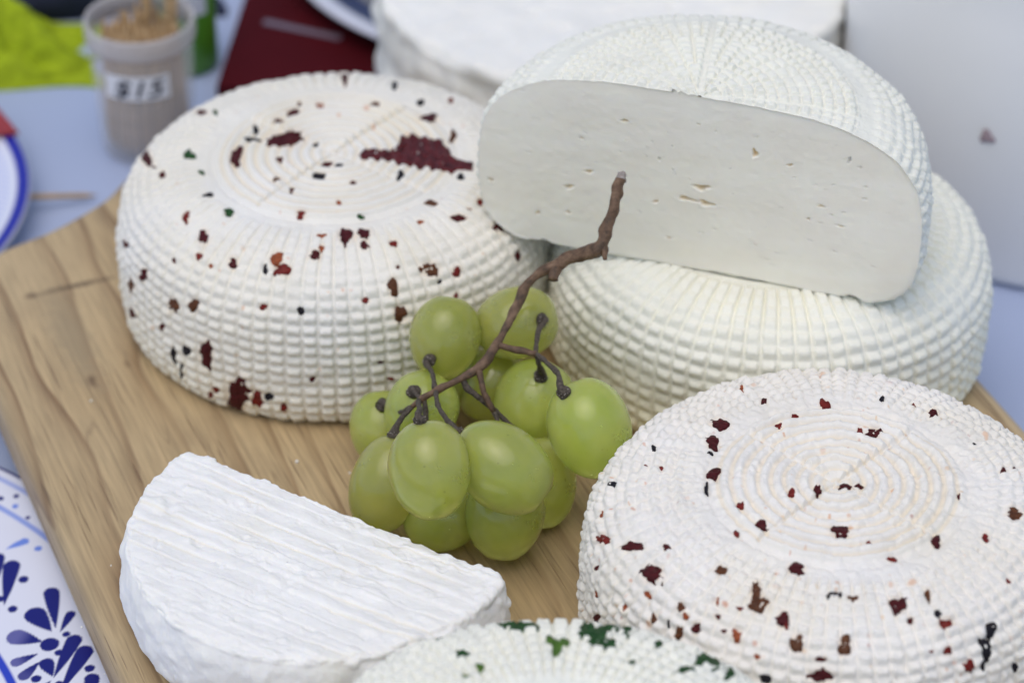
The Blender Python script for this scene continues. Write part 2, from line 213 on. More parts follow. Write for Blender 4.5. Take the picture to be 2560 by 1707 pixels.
BT = .030                                              # height of the board's top
BU = np.array([.3746, -.9272]); BV = np.array([.9272, .3746])   # along the grain (towards the camera) / across
def wood_mat():
    m, nt, b = new_mat('pine_board'); L = nt.links.new
    tc = nd(nt, 'ShaderNodeTexCoord'); sx = nd(nt, 'ShaderNodeSeparateXYZ'); L(tc.outputs['Object'], sx.inputs[0])
    # object space: x along the grain, y across
    def math_(op, a, bb=None, c=None):
        n = nd(nt, 'ShaderNodeMath', operation=op)
        for i, v in enumerate((a, bb, c)):
            if v is None: continue
            if isinstance(v, (int, float)): n.inputs[i].default_value = v
            else: L(v, n.inputs[i])
        return n.outputs[0]
    def noise(sxx, syy, det=3., rough=.5, off=0.):
        mp = nd(nt, 'ShaderNodeMapping'); mp.inputs['Scale'].default_value = (sxx, syy, syy); mp.inputs['Location'].default_value = (off, off, 0)
        L(tc.outputs['Object'], mp.inputs['Vector']); n = nd(nt, 'ShaderNodeTexNoise', i_Scale=1.0, i_Detail=det, i_Roughness=rough); L(mp.outputs[0], n.inputs['Vector']); return n.outputs[0]
    warp = noise(6, 22, 2); w2 = noise(25, 160, 2, off=3)
    ph = math_('ADD', math_('MULTIPLY', sx.outputs[1], 82.), math_('ADD', math_('MULTIPLY', warp, 3.2), math_('MULTIPLY', w2, .35)))
    fr = math_('FRACT', ph)
    late = nd(nt, 'ShaderNodeValToRGB'); L(fr, late.inputs[0]); e = late.color_ramp.elements
    e[0].position = 0; e[0].color = (0, 0, 0, 1); e[1].position = 1; e[1].color = (0, 0, 0, 1)
    for p, v in ((.55, .12), (.80, .45), (.93, .9), (.975, .55)):
        q = e.new(p); q.color = (v, v, v, 1)
    amp = nd(nt, 'ShaderNodeMapRange', i_1=.35, i_2=.65, i_3=.25, i_4=1.); L(noise(9, 30, 2, off=7), amp.inputs[0])
    grain = math_('MULTIPLY', late.outputs[0], amp.outputs[0])
    fib = noise(40, 900, 4, .6, 1)
    dash = nd(nt, 'ShaderNodeMapRange', i_1=.63, i_2=.70); L(noise(28, 950, 2, .5, 5), dash.inputs[0])
    big = noise(9, 16, 3, .5, 11)
    c0 = nd(nt, 'ShaderNodeMix', data_type='RGBA'); c0.inputs[6].default_value = (.54, .405, .225, 1); c0.inputs[7].default_value = (.45, .325, .17, 1)
    mr = nd(nt, 'ShaderNodeMapRange', i_1=.35, i_2=.65); L(big, mr.inputs[0]); L(mr.outputs[0], c0.inputs[0])
    c1 = nd(nt, 'ShaderNodeMix', data_type='RGBA'); L(c0.outputs[2], c1.inputs[6]); c1.inputs[7].default_value = (.21, .120, .055, 1); L(math_('MULTIPLY', grain, 1.0), c1.inputs[0])
    c2 = nd(nt, 'ShaderNodeMix', data_type='RGBA', blend_type='MULTIPLY'); c2.inputs[0].default_value = 1; L(c1.outputs[2], c2.inputs[6])
    fr2 = nd(nt, 'ShaderNodeMapRange', i_1=.3, i_2=.7, i_3=.78, i_4=1.14); L(fib, fr2.inputs[0]); L(fr2.outputs[0], c2.inputs[7])
    c3 = nd(nt, 'ShaderNodeMix', data_type='RGBA'); L(c2.outputs[2], c3.inputs[6]); c3.inputs[7].default_value = (.15, .085, .045, 1); L(math_('MULTIPLY', dash.outputs[0], .6), c3.inputs[0])
    # old marks on the board: a dark scorched line with a duller band below it, and two small brown knots
    def blob(cx, cy, rx, ry, soft=.5, rot=0.):
        dx = math_('SUBTRACT', sx.outputs[0], cx); dy = math_('SUBTRACT', sx.outputs[1], cy); cr, sr_ = math.cos(rot), math.sin(rot)
        ex = math_('DIVIDE', math_('ADD', math_('MULTIPLY', dx, cr), math_('MULTIPLY', dy, sr_)), rx)
        ey = math_('DIVIDE', math_('SUBTRACT', math_('MULTIPLY', dy, cr), math_('MULTIPLY', dx, sr_)), ry)
        rad = math_('SQRT', math_('ADD', math_('MULTIPLY', ex, ex), math_('MULTIPLY', ey, ey)))
        nz = nd(nt, 'ShaderNodeTexNoise', i_Scale=260.0, i_Detail=2.0); L(tc.outputs['Object'], nz.inputs['Vector'])
        r = nd(nt, 'ShaderNodeMapRange', i_1=1., i_2=1. - soft); L(math_('ADD', rad, math_('MULTIPLY', math_('SUBTRACT', nz.outputs[0], .5), .9)), r.inputs[0]); return r.outputs[0]
    damp = nd(nt, 'ShaderNodeMapRange', i_1=.52, i_2=.66, i_3=0., i_4=.30); L(noise(26, 34, 4, .55, 21), damp.inputs[0])
    c4 = nd(nt, 'ShaderNodeMix', data_type='RGBA'); L(c3.outputs[2], c4.inputs[6]); c4.inputs[7].default_value = (.27, .19, .105, 1); L(damp.outputs[0], c4.inputs[0])
    mp2 = nd(nt, 'ShaderNodeMapping'); mp2.inputs['Rotation'].default_value = (0, 0, .9); mp2.inputs['Scale'].default_value = (7, 120, 60); L(tc.outputs['Object'], mp2.inputs['Vector'])
    sc = nd(nt, 'ShaderNodeTexNoise', i_Scale=1.0, i_Detail=1.0); L(mp2.outputs[0], sc.inputs['Vector'])
    cutl = nd(nt, 'ShaderNodeMapRange', i_1=.010, i_2=.0, i_3=0., i_4=.35); L(math_('ABSOLUTE', math_('SUBTRACT', sc.outputs[0], .62)), cutl.inputs[0])
    c5 = nd(nt, 'ShaderNodeMix', data_type='RGBA'); L(c4.outputs[2], c5.inputs[6]); c5.inputs[7].default_value = (.17, .11, .06, 1); L(cutl.outputs[0], c5.inputs[0])
    cur = c5.outputs[2]
    for args, colr, k in MARKS(blob):
        mx = nd(nt, 'ShaderNodeMix', data_type='RGBA'); L(cur, mx.inputs[6]); mx.inputs[7].default_value = (*colr, 1); L(math_('MULTIPLY', args, k), mx.inputs[0]); cur = mx.outputs[2]
    L(cur, b.inputs['Base Color'])
    hgt = math_('ADD', math_('MULTIPLY', grain, -.6), math_('ADD', math_('MULTIPLY', fib, .5), math_('MULTIPLY', dash.outputs[0], -.8)))
    bp = nd(nt, 'ShaderNodeBump', i_Strength=.45, i_Distance=.0006); L(hgt, bp.inputs['Height']); L(bp.outputs[0], b.inputs['Normal'])
    b.inputs['Roughness'].default_value = .5; b.inputs['Specular IOR Level'].default_value = .4
    return m
def uv(p): p = np.array(p); return float(p @ BU), float(p @ BV)
def MARKS(blob):
    a = uv((-.145, .0516)); c = uv((-.119, .0625)); mid = ((a[0] + c[0]) / 2, (a[1] + c[1]) / 2)
    ang = math.atan2(c[1] - a[1], c[0] - a[0]); ln = math.hypot(c[0] - a[0], c[1] - a[1]) / 2
    k1 = uv((-.1215, .0085)); k2 = uv((-.1120, .0165)); bd = uv((-.130, .030))
    return [(blob(bd[0], bd[1], .034, .0075, .7), (.30, .235, .14), .6), (blob(mid[0], mid[1], ln * 1.05, .0020, .9, ang), (.09, .058, .03), .9),
            (blob(a[0], a[1], .0022, .0022, .9), (.12, .075, .04), .8),
            (blob(k1[0], k1[1], .0045, .0020, .9), (.11, .06, .03), .8), (blob(k2[0], k2[1], .0030, .0014, .9), (.17, .10, .05), .6)]
def board():
    # outline in (u along grain, v across): paddle with concave shoulders running into a handle at the far end
    pts = [(.30, -.1366)] + [(u, -.1366) for u in np.arange(.27, -.091, -.03)] + [(-.100, -.1362), (-.114, -.1340), (-.1255, -.1275), (-.1333, -.1167), (-.1386, -.0998), (-.1485, -.0812), (-.1574, -.0718), (-.166, -.0609), (-.170, -.050),
           (-.179, -.031), (-.185, -.015), (-.185, .005), (-.176, .018), (-.155, .026), (-.125, .034), (-.100, .046), (-.088, .062), (-.084, .08), (-.083, .10), (-.080, .117), (-.068, .1285), (-.052, .1316)] + [(u, .1316) for u in np.arange(-.03, .271, .03)] + [(.30, .1316)]
    P = np.array(pts); Q = np.vstack([P[:1], P, P[-1:]]); out = []
    for i in range(len(P) - 1):
        for k in range(6):
            t = k / 6; a, b_, c, d = Q[i:i + 4]; out.append(.5 * (2 * b_ + (c - a) * t + (2 * a - 5 * b_ + 4 * c - d) * t * t + (3 * b_ - a - 3 * c + d) * t ** 3))
    O = np.array(out + [P[-1]]); n = len(O)
    T = np.roll(O, -1, 0) - np.roll(O, 1, 0); T /= np.linalg.norm(T, axis=1)[:, None]; N = np.stack([-T[:, 1], T[:, 0]], 1)
    if ((O.mean(0) - O[5]) @ N[5]) < 0: N = -N           # inward
    rings = []; zt, zb, rr = BT, .0115, .0065
    for q in np.linspace(np.pi / 2, 0, 7): rings.append((rr * (1 - np.cos(q)), zt - rr + rr * np.sin(q)))
    rings = [(rr * (1 - math.cos(q)), zt - rr + rr * math.sin(q)) for q in np.linspace(np.pi / 2, 0, 8)]
    rings += [(rr * .5 * (1 - math.cos(q)), zb + rr * .5 - rr * .5 * math.sin(q)) for q in np.linspace(0, np.pi / 2, 5)]
    V = np.vstack([np.column_stack([O + N * i, np.full(n, z)]) for i, z in rings])
    me = bpy.data.meshes.new('board_body')
    F = [tuple(int(x) for x in f) for f in grid_faces(len(rings), n, True)] + [tuple(range(n)), tuple(range((len(rings) - 1) * n, len(rings) * n))[::-1]]
    me.from_pydata([tuple(v) for v in V], [], F)
    import bmesh
    bm = bmesh.new(); bm.from_mesh(me); bmesh.ops.recalc_face_normals(bm, faces=bm.faces[:])
    for f in bm.faces: f.smooth = len(f.verts) == 4
    bm.to_mesh(me); bm.free()
    root = empty('cutting_board', (0, 0, 0), (0, 0, math.atan2(BU[1], BU[0])))
    tag(root, 'pale pine wooden cutting board carrying the cheeses and grapes', 'cutting board')
    link('board_body', me, WOOD, root)
    for u0 in (-.05, .17): link('batten', box_mesh('batten', u0, u0 + .03, -.055, .10, .0004, .0117, .002), WOOD, root)
WOOD = wood_mat(); board()

# ------------------------------------------------------------------ basket-moulded cheese wheels
class Wheel:
    def __init__(w, R, H, fz, a, b, rb, seed, ring=.034, ncol=84, rowp=.0034, top='rings', spoke=.7, crumble=.25, amp=1., flakes=(), patch=(), early=False, fs=1.):
        w.patch, w.early, w.fs = patch, early, fs
        w.R, w.H, w.seed, w.ring, w.ncol, w.rowp, w.top, w.spoke, w.crumble, w.amp, w.flakes = R, H, seed, ring, ncol, rowp, top, spoke, crumble, amp, flakes
        zm = H * fz; t = np.linspace(0, np.pi / 2, 300)
        ru = R * np.cos(t) ** (2 / a); zu = zm + (H - zm) * np.sin(t) ** (2 / a)
        rl = rb * R + (R - rb * R) * np.cos(t) ** (2 / b); zl = zm - zm * np.sin(t) ** (2 / b)
        w.r = np.concatenate([ru[::-1], rl[1:], [0]]); w.z = np.concatenate([zu[::-1], zl[1:], [0]]); w.r[0] = 0
        w.s = np.concatenate([[0], np.cumsum(np.hypot(np.diff(w.r), np.diff(w.z)))])
        w.s_foot = w.s[-2]; w.s_ring = np.interp(ring, w.r[:300], w.s[:300]); w.s_top = np.interp(R * .9, w.r[:300], w.s[:300])
        ss = np.linspace(0, w.s[-1], 900); rr = np.interp(ss, w.s, w.r); zz = np.interp(ss, w.s, w.z)
        k = np.ones(9) / 9; pad = lambda q: np.convolve(np.pad(q, 4, mode='edge'), k, 'valid')
        w.ss, w.nr, w.nz = ss, pad(-np.gradient(zz, ss)), pad(np.gradient(rr, ss))
    def relief(w, s, th):
        """moulded relief along the surface normal, metres"""
        r = np.interp(s, w.s, w.r); A = w.amp * .001; sd = w.seed
        P3 = np.stack([r * np.cos(th), r * np.sin(th), np.interp(s, w.s, w.z)], -1)
        wob = vnoise(P3 * 90, sd) * .35; fine = vnoise(P3 * 900, sd + 1); mid = fbm(P3 * 260, sd + 2, 2)
        cf = th / (2 * np.pi) * w.ncol + .08 * vnoise(P3 * 130, sd + 21) + .08 * wob; ci = np.floor(cf); cc = np.abs(cf - ci - .5) * 2          # 0 mid rib, 1 groove
        col = 1 - sstep(.60, .93, cc)
        sr = (s - w.s_ring) / w.rowp + .10 * vnoise(P3 * 110, sd + 22) + .10 * wob + .10 * (hash2(ci, ci * 0, sd + 3) - .5); ri = np.floor(sr); rf = sr - ri
        row = np.clip(1.25 * (1 - np.abs(rf - .46) / np.where(rf < .46, .46, .54)), 0, 1)                      # roof-shaped cells: lit upper facet, shaded lower facet
        h = hash2(ci, ri, sd); blk = .78 + .36 * h
        w_row = sstep(w.s_ring + .003, w.s_ring + .009, s) if w.early else sstep(w.s_top - .018, w.s_top + .006, s); w_sh = sstep(w.s_ring + .0030, w.s_ring + .0075, s)
        body = (col * (1 - w_row) * .85 + w_row * col * (.16 + .84 * row) * blk + (1 - w_row) * .25 * row * col) * w_sh
        d = A * body
        foot = sstep(w.s_foot - .012, w.s_foot - .002, s)
        d = d * (1 - .7 * foot) + A * .6 * foot * mid
        if w.top == 'rings':
            q = np.floor((th - w.spoke) / (np.pi / 2)); par = np.mod(q, 2)
            ph = r / .0033 + par * .5; rg = .5 + .5 * np.cos(2 * np.pi * ph); rg = sstep(.15, .75, rg)
            disc = 1 - sstep(w.ring - .0022, w.ring - .0012, r)
            dr = A * (1.15 - .38 * par) * rg * disc * sstep(.002, .005, r)
            for k in range(4):
                dist = np.abs(r * np.sin(th - w.spoke - k * np.pi / 2)); on = np.cos(th - w.spoke - k * np.pi / 2) > 0
                dr = dr * (1 - .8 * on * (1 - sstep(.0005, .0012, dist))) - A * (.75 if k % 2 == 0 else .25) * on * disc * (1 - sstep(.0003, .0010, dist))
            rimd = np.exp(-((r - w.ring - .0006) / .0008) ** 2)
            d = d + dr - A * .5 * rimd * (s < w.s_top)
        elif w.top == 'weave':
            nr = r / .0030 + .1 * wob; bi = np.floor(nr); nf = np.maximum(8, np.round(2 * np.pi * (bi + .5) * .0030 / .0034)); tf = th / (2 * np.pi) * 96
            tf2 = th / (2 * np.pi) * np.where(r > .030, 72, np.where(r > .015, 36, np.where(r > .0075, 18, 9))); b2 = np.abs(nr - bi - .5) * 2; b3 = np.abs(tf2 - np.floor(tf2) - .5) * 2
            bl = (1 - sstep(.5, .98, b2)) * (1 - sstep(.55, .98, b3)) * (.7 + .5 * hash2(np.floor(tf2), bi, sd + 5))
            disc = 1 - sstep(w.ring - .001, w.ring, r)
            for k in range(4):
                dist = np.abs(r * np.sin(th - w.spoke - k * np.pi / 2)); on = np.cos(th - w.spoke - k * np.pi / 2) > 0
                bl = bl * (1 - .8 * on * (1 - sstep(.0005, .0013, dist)))
            d = d * (1 - disc) + A * .95 * bl * disc
        wear = np.clip(sstep(.15, .6, vnoise(P3 * 120, sd + 9)) * .4 + sstep(.5, .8, vnoise(P3 * 60, sd + 29)) * .6, 0, .8)                                                 # rubbed patches
        d = d * (1 - wear * .8) + A * .25 * wear
        d = d + A * w.crumble * (mid * .55 + fine * .35) + A * 1.1 * vnoise(P3 * 28, sd + 4) * .6
        return d
    def at(w, s, th, d):
        r = np.interp(s, w.s, w.r); z = np.interp(s, w.s, w.z); nr = np.interp(s, w.ss, w.nr); nz = np.interp(s, w.ss, w.nz)
        return np.stack([(r + nr * d) * np.cos(th), (r + nr * d) * np.sin(th), z + nz * d], -1)
    def fl_inv(w, f):
        t0, s0, ux, uy, vx, vy, c = f; U = np.array([[ux, vx], [uy, vy]]) * .001
        u = U[:, 0]; v = U[:, 1]; n = max(np.linalg.norm(u), np.linalg.norm(v), .0006)
        det = U[0, 0] * U[1, 1] - U[0, 1] * U[1, 0]
        if abs(det) < .12 * n * n:
            u = u if np.linalg.norm(u) > np.linalg.norm(v) else v
            U = np.column_stack([u, np.array([-u[1], u[0]]) * .4])
        lim = 7e-3
        for k in (0, 1):
            m = np.linalg.norm(U[:, k]); U[:, k] *= min(1, lim / m)
        return t0, s0 * .001, U
    def build(w, root, mat, ds=.00036, th0=0., th1=2 * np.pi, specks=0, tint=None, face=-np.pi / 2, wide=2.0, step=.00038):
        full = th1 - th0 > 6.28
        if full: th = np.concatenate([np.arange(face - wide, face + wide, step / w.R), np.linspace(face + wide, face - wide + 2 * np.pi, int((2 * np.pi - 2 * wide) * w.R / .0008), endpoint=False)])
        else: th = np.linspace(th0, th1, int((th1 - th0) * w.R / step))
        nth = len(th)
        s = np.concatenate([np.arange(.0006, w.s_foot, ds), np.linspace(w.s_foot, w.s[-1] - .0005, 14)])
        S, T = np.meshgrid(s, th, indexing='ij'); d = w.relief(S, T); rr = np.interp(S, w.s, w.r)
        col = np.ones(S.shape + (3,)); lg = np.random.default_rng(w.seed)
        def near(t0, s0, rad):
            i0, i1 = np.searchsorted(s, (s0 - rad, s0 + rad)); r0 = max(np.interp(s0, w.s, w.r) - rad, .002)
            dt = np.mod(th - t0 + np.pi, 2 * np.pi) - np.pi; j = np.nonzero(np.abs(dt) * r0 < rad * 1.3)[0]
            if i1 <= i0 or len(j) == 0: return None
            sl = np.ix_(np.arange(i0, i1), j); return sl, dt[j][None] * rr[sl], S[sl] - s0
        for f in w.flakes:
            t0, s0, U = w.fl_inv(f); q = near(t0, s0, np.abs(U).sum(1).max() + .003)
            if q is None: continue
            sl, X, Y = q; I = np.linalg.inv(U); a = I[0, 0] * X + I[0, 1] * Y; b = I[1, 0] * X + I[1, 1] * Y; m = np.sqrt(a * a + b * b)
            k = 1 - sstep(.95, 1.25, m); d[sl] = d[sl] * (1 - k) + (d[sl] * .62 - .00005) * k
            if f[6] in 'DROXB':
                k = (1 - sstep(.8, 1.9, m))[..., None] * .35; col[sl] = col[sl] * (1 - k) + np.array([.99, .80, .62]) * k
        ls, lt = [], []
        for _ in range(specks):
            t0 = lg.uniform(th0, th1); s0 = w.s_foot * math.sqrt(lg.uniform(.01, 1)); rad = lg.choice([.0004, .00055, .0008, .0011], p=[.5, .32, .14, .04]); q = near(t0, s0, rad * 2)
            if q is None: continue
            sl, X, Y = q; m = np.hypot(X * lg.uniform(.6, 1.6), Y) / rad; k = (1 - sstep(.5, 1.15, m))[..., None] * lg.uniform(.2, .7)
            c = np.array([(.80, .42, .20), (.72, .28, .14), (.9, .62, .35), (.62, .58, .52), (.45, .12, .08)][lg.choice(5, p=[.35, .2, .3, .1, .05])]); col[sl] = col[sl] * (1 - k) + c * k
        if tint is not None: col = tint(w, S, T, col)
        V = w.at(S, T, d)
        Vv = V.reshape(-1, 3); F = [grid_faces(len(s), nth, full)]; cc = col.reshape(-1, 3)
        if full:
            Vv = np.vstack([Vv, [[0, 0, w.H]], [[0, 0, 0]]]); cc = np.vstack([cc, np.ones((2, 3))]); n = len(Vv); j = np.arange(nth); k = (j + 1) % nth
            F.append(np.stack([np.full(nth, n - 2), j, k], 1)); o = (len(s) - 1) * nth; F.append(np.stack([np.full(nth, n - 1), o + k, o + j], 1))
        o = link('cheese_body', mesh_np('cheese_body', Vv, F, True, cc), mat, root)
        for k, f in enumerate(w.flakes): w.flake(root, f, k)
        if w.patch: w.flake_patch(root)
        return o
    def flake_patch(w, root):
        """one big torn flake pressed under the moulded ribs, outline given as (angle, arc mm)"""
        p = np.array(w.patch); s = p[:, 1] * .001; r = np.interp(s, w.s, w.r); X = np.column_stack([r * np.cos(p[:, 0]), r * np.sin(p[:, 0])])
        B = np.vstack([X + (np.roll(X, -1, 0) - X) * k for k in (0, .33, .67)]).reshape(3, -1, 2).transpose(1, 0, 2).reshape(-1, 2)
        lg = np.random.default_rng(5); B = B + lg.uniform(-.00035, .00035, B.shape); n = len(B); cut = X[[8, 28]].mean(0); ks = np.linspace(0, 1, 15)
        # spine along the long axis so the thin tail stays inside
        c = B.mean(0); d = np.linalg.svd(B - c)[2][0]; q = (B - c) @ d; sp = c + np.outer(q * .92, d)
        Q = np.vstack([sp + (B - sp) * k for k in ks] + [B + (B - sp) * .01])
        rr = np.hypot(Q[:, 0], Q[:, 1]); th = np.arctan2(Q[:, 1], Q[:, 0]); ss = np.interp(rr, w.r[:300], w.s[:300])
        dd = w.relief(ss, th) * .85 + .00034; dd[-2 * n:] -= .0002; dd[-n:] -= .0012
        link('chili_flake', mesh_np('chili_flake', w.at(ss, th, dd), [grid_faces(len(ks) + 1, n, True)]), FL['X'], root)
    def flake(w, root, f, k):
        t0, s0, U = w.fl_inv(f); lg = np.random.default_rng(w.seed * 1000 + k); size = np.abs(U).max()
        n = 12 if size < .0015 else (20 if size < .004 else 34); nr = 2 if size < .003 else 4
        an = np.linspace(0, 2 * np.pi, n, endpoint=False) + lg.uniform(-.1, .1, n)
        rad = 1 + .22 * np.cos(an * 2 + lg.uniform(0, 6)) + .16 * np.cos(an * 3 + lg.uniform(0, 6)) + .10 * np.cos(an * 5 + lg.uniform(0, 6)) + lg.uniform(-.13, .13, n)
        rad *= w.fs
        if f[6] == 'V': rad = .75 + .35 * np.cos(an * 3 + 1.2) + lg.uniform(-.08, .08, n)
        rings = [np.column_stack([np.cos(an) * rad * q, np.sin(an) * rad * q]) for q in list(np.linspace(0, 1, nr + 1)[1:]) + [1.02]]
        Q = np.vstack([[[0, 0]]] + rings); XY = Q @ U.T
        s = np.clip(s0 + XY[:, 1], .0008, w.s_foot + .002); t = t0 + XY[:, 0] / np.maximum(np.interp(s, w.s, w.r), .002)
        d = w.relief(s, t) * .55 + (.00055 if f[6] in 'GV' else .00028) + lg.uniform(-.0001, .00010, len(s)); d[1 + n * (nr - 1):] -= .00012; d[-n:] -= .0009
        o0 = w.at(np.array([s0]), np.array([t0]), np.array([.0003]))[0]
        V = w.at(s, t, d) - o0
        F = [np.stack([np.zeros(n, int), 1 + np.arange(n), 1 + (np.arange(n) + 1) % n], 1)]; g = grid_faces(len(rings), n, True) + 1; F.append(g)
        if np.linalg.det(U) > 0: F = [q[:, ::-1] for q in F]
        name = 'herb_flake' if f[6] in 'GV' else 'chili_flake'
        link(name, mesh_np(name, V, F, True), FL[f[6]], root, loc=o0)

BIG_PATCH = [(6.007,7.7),(6.139,10.4),(6.104,12.8),(6.233,14.5),(.123,16.4),(.207,18.8),(.314,21.2),(.459,21.3),(.383,22.5),(.452,24.7),(.358,25.8),(.355,27.8),(.276,28.1),(.286,30.2),(.223,31.9),(.145,32.3),(.129,33.4),(.009,33.8),(6.242,36.4),(6.211,40.3),(6.082,40.8),(6.104,38.4),(6.107,36.5),(6.016,35.3),(6.029,33.7),(5.988,31.6),(5.988,29.7),(6.019,28.1),(5.947,25.6),(5.982,23.2),(5.978,21.3),(5.982,18.8),(6.057,16.9),(5.972,15.3),(5.969,12.3),(5.784,8.5)]
def cream(lo, hi):
    """cheese paste turning a little creamier near the foot and in random soft patches"""
    def f(w, S, T, col):
        r = np.interp(S, w.s, w.r); P = np.stack([r * np.cos(T), r * np.sin(T), S], -1)
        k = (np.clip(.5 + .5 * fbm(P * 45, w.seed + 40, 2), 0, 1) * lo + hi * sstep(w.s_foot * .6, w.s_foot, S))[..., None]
        if w.top == 'rings':
            rg = .5 - .5 * np.cos(2 * np.pi * (r / .0033 + .5 * np.mod(np.floor((T - w.spoke) / (np.pi / 2)), 2))); k2 = (sstep(.5, 1, rg) * (r < w.ring - .0015))[..., None]; col = col * (1 - k2 * np.array([.02, .075, .17]))
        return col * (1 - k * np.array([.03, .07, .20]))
    return f
r_ = empty('chili_cheese_wheel', (-.0515, .049, BT)); tag(r_, 'whole white cheese wheel with a large dark red chili patch on top', 'cheese')
Wheel(.0642, .052, .28, 4.1, 3.5, .86, 11, ring=.0352, ncol=86, rowp=.0034, spoke=.92, crumble=.36, amp=1.1, flakes=L_FLAKES, patch=BIG_PATCH, fs=1.08).build(r_, M_CHP, specks=230, tint=cream(.5, .6))
r_ = empty('plain_cheese_wheel', (.0748, .0289, BT)); tag(r_, 'plain white whole cheese wheel with blocky moulded sides underneath the halved cheese', 'cheese')
Wheel(.0632, .0457, .27, 4.3, 3.6, .87, 23, ring=.034, ncol=78, rowp=.0041, top='rings', crumble=.18, amp=1.4).build(r_, M_CH, ds=.00042, tint=cream(.3, .9))
r_ = empty('speckled_cheese_wheel', (.0808, -.1055, BT)); tag(r_, 'whole white cheese wheel evenly speckled with small red chili flakes, nearest on the right', 'cheese')
Wheel(.0625, .052, .33, 4.2, 2.2, .75, 37, ring=.0318, ncol=92, rowp=.0031, spoke=.80, crumble=.75, amp=1.25, flakes=F_FLAKES, early=True, fs=1.2).build(r_, M_CHF, specks=620, tint=cream(.5, .5))
r_ = empty('herb_cheese_wheel', (.0096, -.208, BT)); tag(r_, 'white cheese wheel flecked with green herbs at the front edge of the board', 'cheese')
Wheel(.062, .0545, .33, 4.2, 2.2, .8, 53, ring=.024, ncol=84, rowp=.0036, spoke=.3, crumble=.5, amp=1.4, flakes=H_FLAKES, early=True, fs=1.45).build(r_, M_CH, ds=.00045, tint=cream(.2, .2), face=np.pi / 2, wide=1.15)

# halved wheel on top: back half of the shell plus a flat cut face with little eyes
HALF = empty('halved_cheese', (.0508, -.0003, .0752), (.0435, 0, -.3296))
tag(HALF, 'half white cheese wheel with smooth cut face stacked on the plain wheel', 'cheese')
hw = Wheel(.0630, .0567, .37, 3.2, 2.7, .74, 71, ring=.043, ncol=82, rowp=.0036, top='weave', spoke=1.75, crumble=.18, amp=1.3)
hw.build(HALF, M_CH, th0=0., th1=np.pi, tint=cream(.15, .3))
HOLES = [(-20.6,44.9,1.14,.43),(-31.1,26.2,1.3,.58),(-36.8,20,1.3,.68),(-11.7,20.3,.81,.49),(-33,36.9,.41,.49),(-45.8,9.1,.49,.58),(-36.8,11.3,.49,.49),(-59.7,17.2,.65,.58),(-10.7,34.4,.32,.78),(15.7,41.6,.69,1.52),(1.2,27.6,1.84,1.11),(-2.6,23,2.54,.69),(2.8,22.7,1.84,.97),(34.8,28.6,.69,.55),(31.6,23.8,.46,.55),(41.6,44.9,.35,.97),(0,47.9,.46,.33),(25.5,39.9,.69,.5),(40.5,23.3,.69,.39),(-7.7,9.2,.42,.69),(17.2,12.2,.46,.33)]
def cut_face():
    # the face's outline follows the moulded relief of the shell at both ends of the cut
    s = np.linspace(.0006, hw.s_foot, 300)
    s = np.concatenate([s, np.linspace(hw.s_foot, hw.s[-1] - .0005, 40)[1:]])
    A = hw.at(s, np.zeros_like(s), hw.relief(s, np.zeros_like(s))); B = hw.at(s, np.full_like(s, np.pi), hw.relief(s, np.full_like(s, np.pi)))
    O = np.vstack([A, B[::-1]])[:, [0, 2]]; n = len(O); c = np.array([0, hw.H * .5]); K = np.linspace(0, 1, 112)[1:]
    Q = np.vstack([c[None]] + [c + (O - c) * k for k in K]); kk = np.concatenate([[0], np.repeat(K, n)])
    P3 = np.column_stack([Q[:, 0] * .6, Q[:, 1] * 1.6, 0 * kk]); P4 = np.column_stack([Q, 0 * kk])
    y = -.00006 * fbm(P3 * 90, 3) - .00005 * fbm(P4 * 600, 5, 2) - .0006 * vnoise(P4 * 22, 9); col = np.ones((len(Q), 3))
    y -= .0003 * (1 - kk ** 12)
    lg = np.random.default_rng(3)
    hl = HOLES + [(*(lg.uniform(-50, 50), lg.uniform(6, 50)), lg.uniform(.12, .3), lg.uniform(.12, .3)) for _ in range(70)]
    for hx, hz, a, b in hl:
        a, b = a * .001, b * .0009; dx, dz = (Q[:, 0] - hx * .001), (Q[:, 1] - hz * .001); an = np.arctan2(dz / b, dx / a)
        m = np.hypot(dx / a, dz / b) * (1 + .25 * np.cos(an * 3 + hx) + .15 * np.cos(an * 2 + hz)); big = a > .00035
        k = 1 - sstep(.55, 1.1, m); y += k * min(.0022, 1.5 * min(a, b) + .0004)
        if big: y -= .00010 * np.exp(-((m - 1.5) / .3) ** 2) * (dz < 0); col = col * (1 - (k * .8)[:, None] * np.array([.12, .30, .62]))
    k = (np.clip(.5 + .6 * fbm(P3 * 40, 8), 0, 1) * .6)[:, None]; col = col * (1 - k * np.array([.03, .03, .06]))
    st = sstep(-.3, .6, fbm(np.column_stack([(Q[:, 0] + .15 * Q[:, 1]) * 18, (Q[:, 1] - .12 * Q[:, 0]) * 170, 0 * kk]), 33, 3))[:, None]; col = col * (1 - st * np.array([.02, .022, .035]))
    V = np.column_stack([Q[:, 0], y, Q[:, 1]]); V[-n:, 1] = 0; V[-2 * n:-n, 1] *= .5
    F = [np.stack([np.zeros(n, int), 1 + np.arange(n), 1 + (np.arange(n) + 1) % n], 1)[:, ::-1], (grid_faces(len(K), n, True) + 1)[:, ::-1]]
    link('cut_face', mesh_np('cut_face', V, F, True, col), M_CUT, HALF)
cut_face()
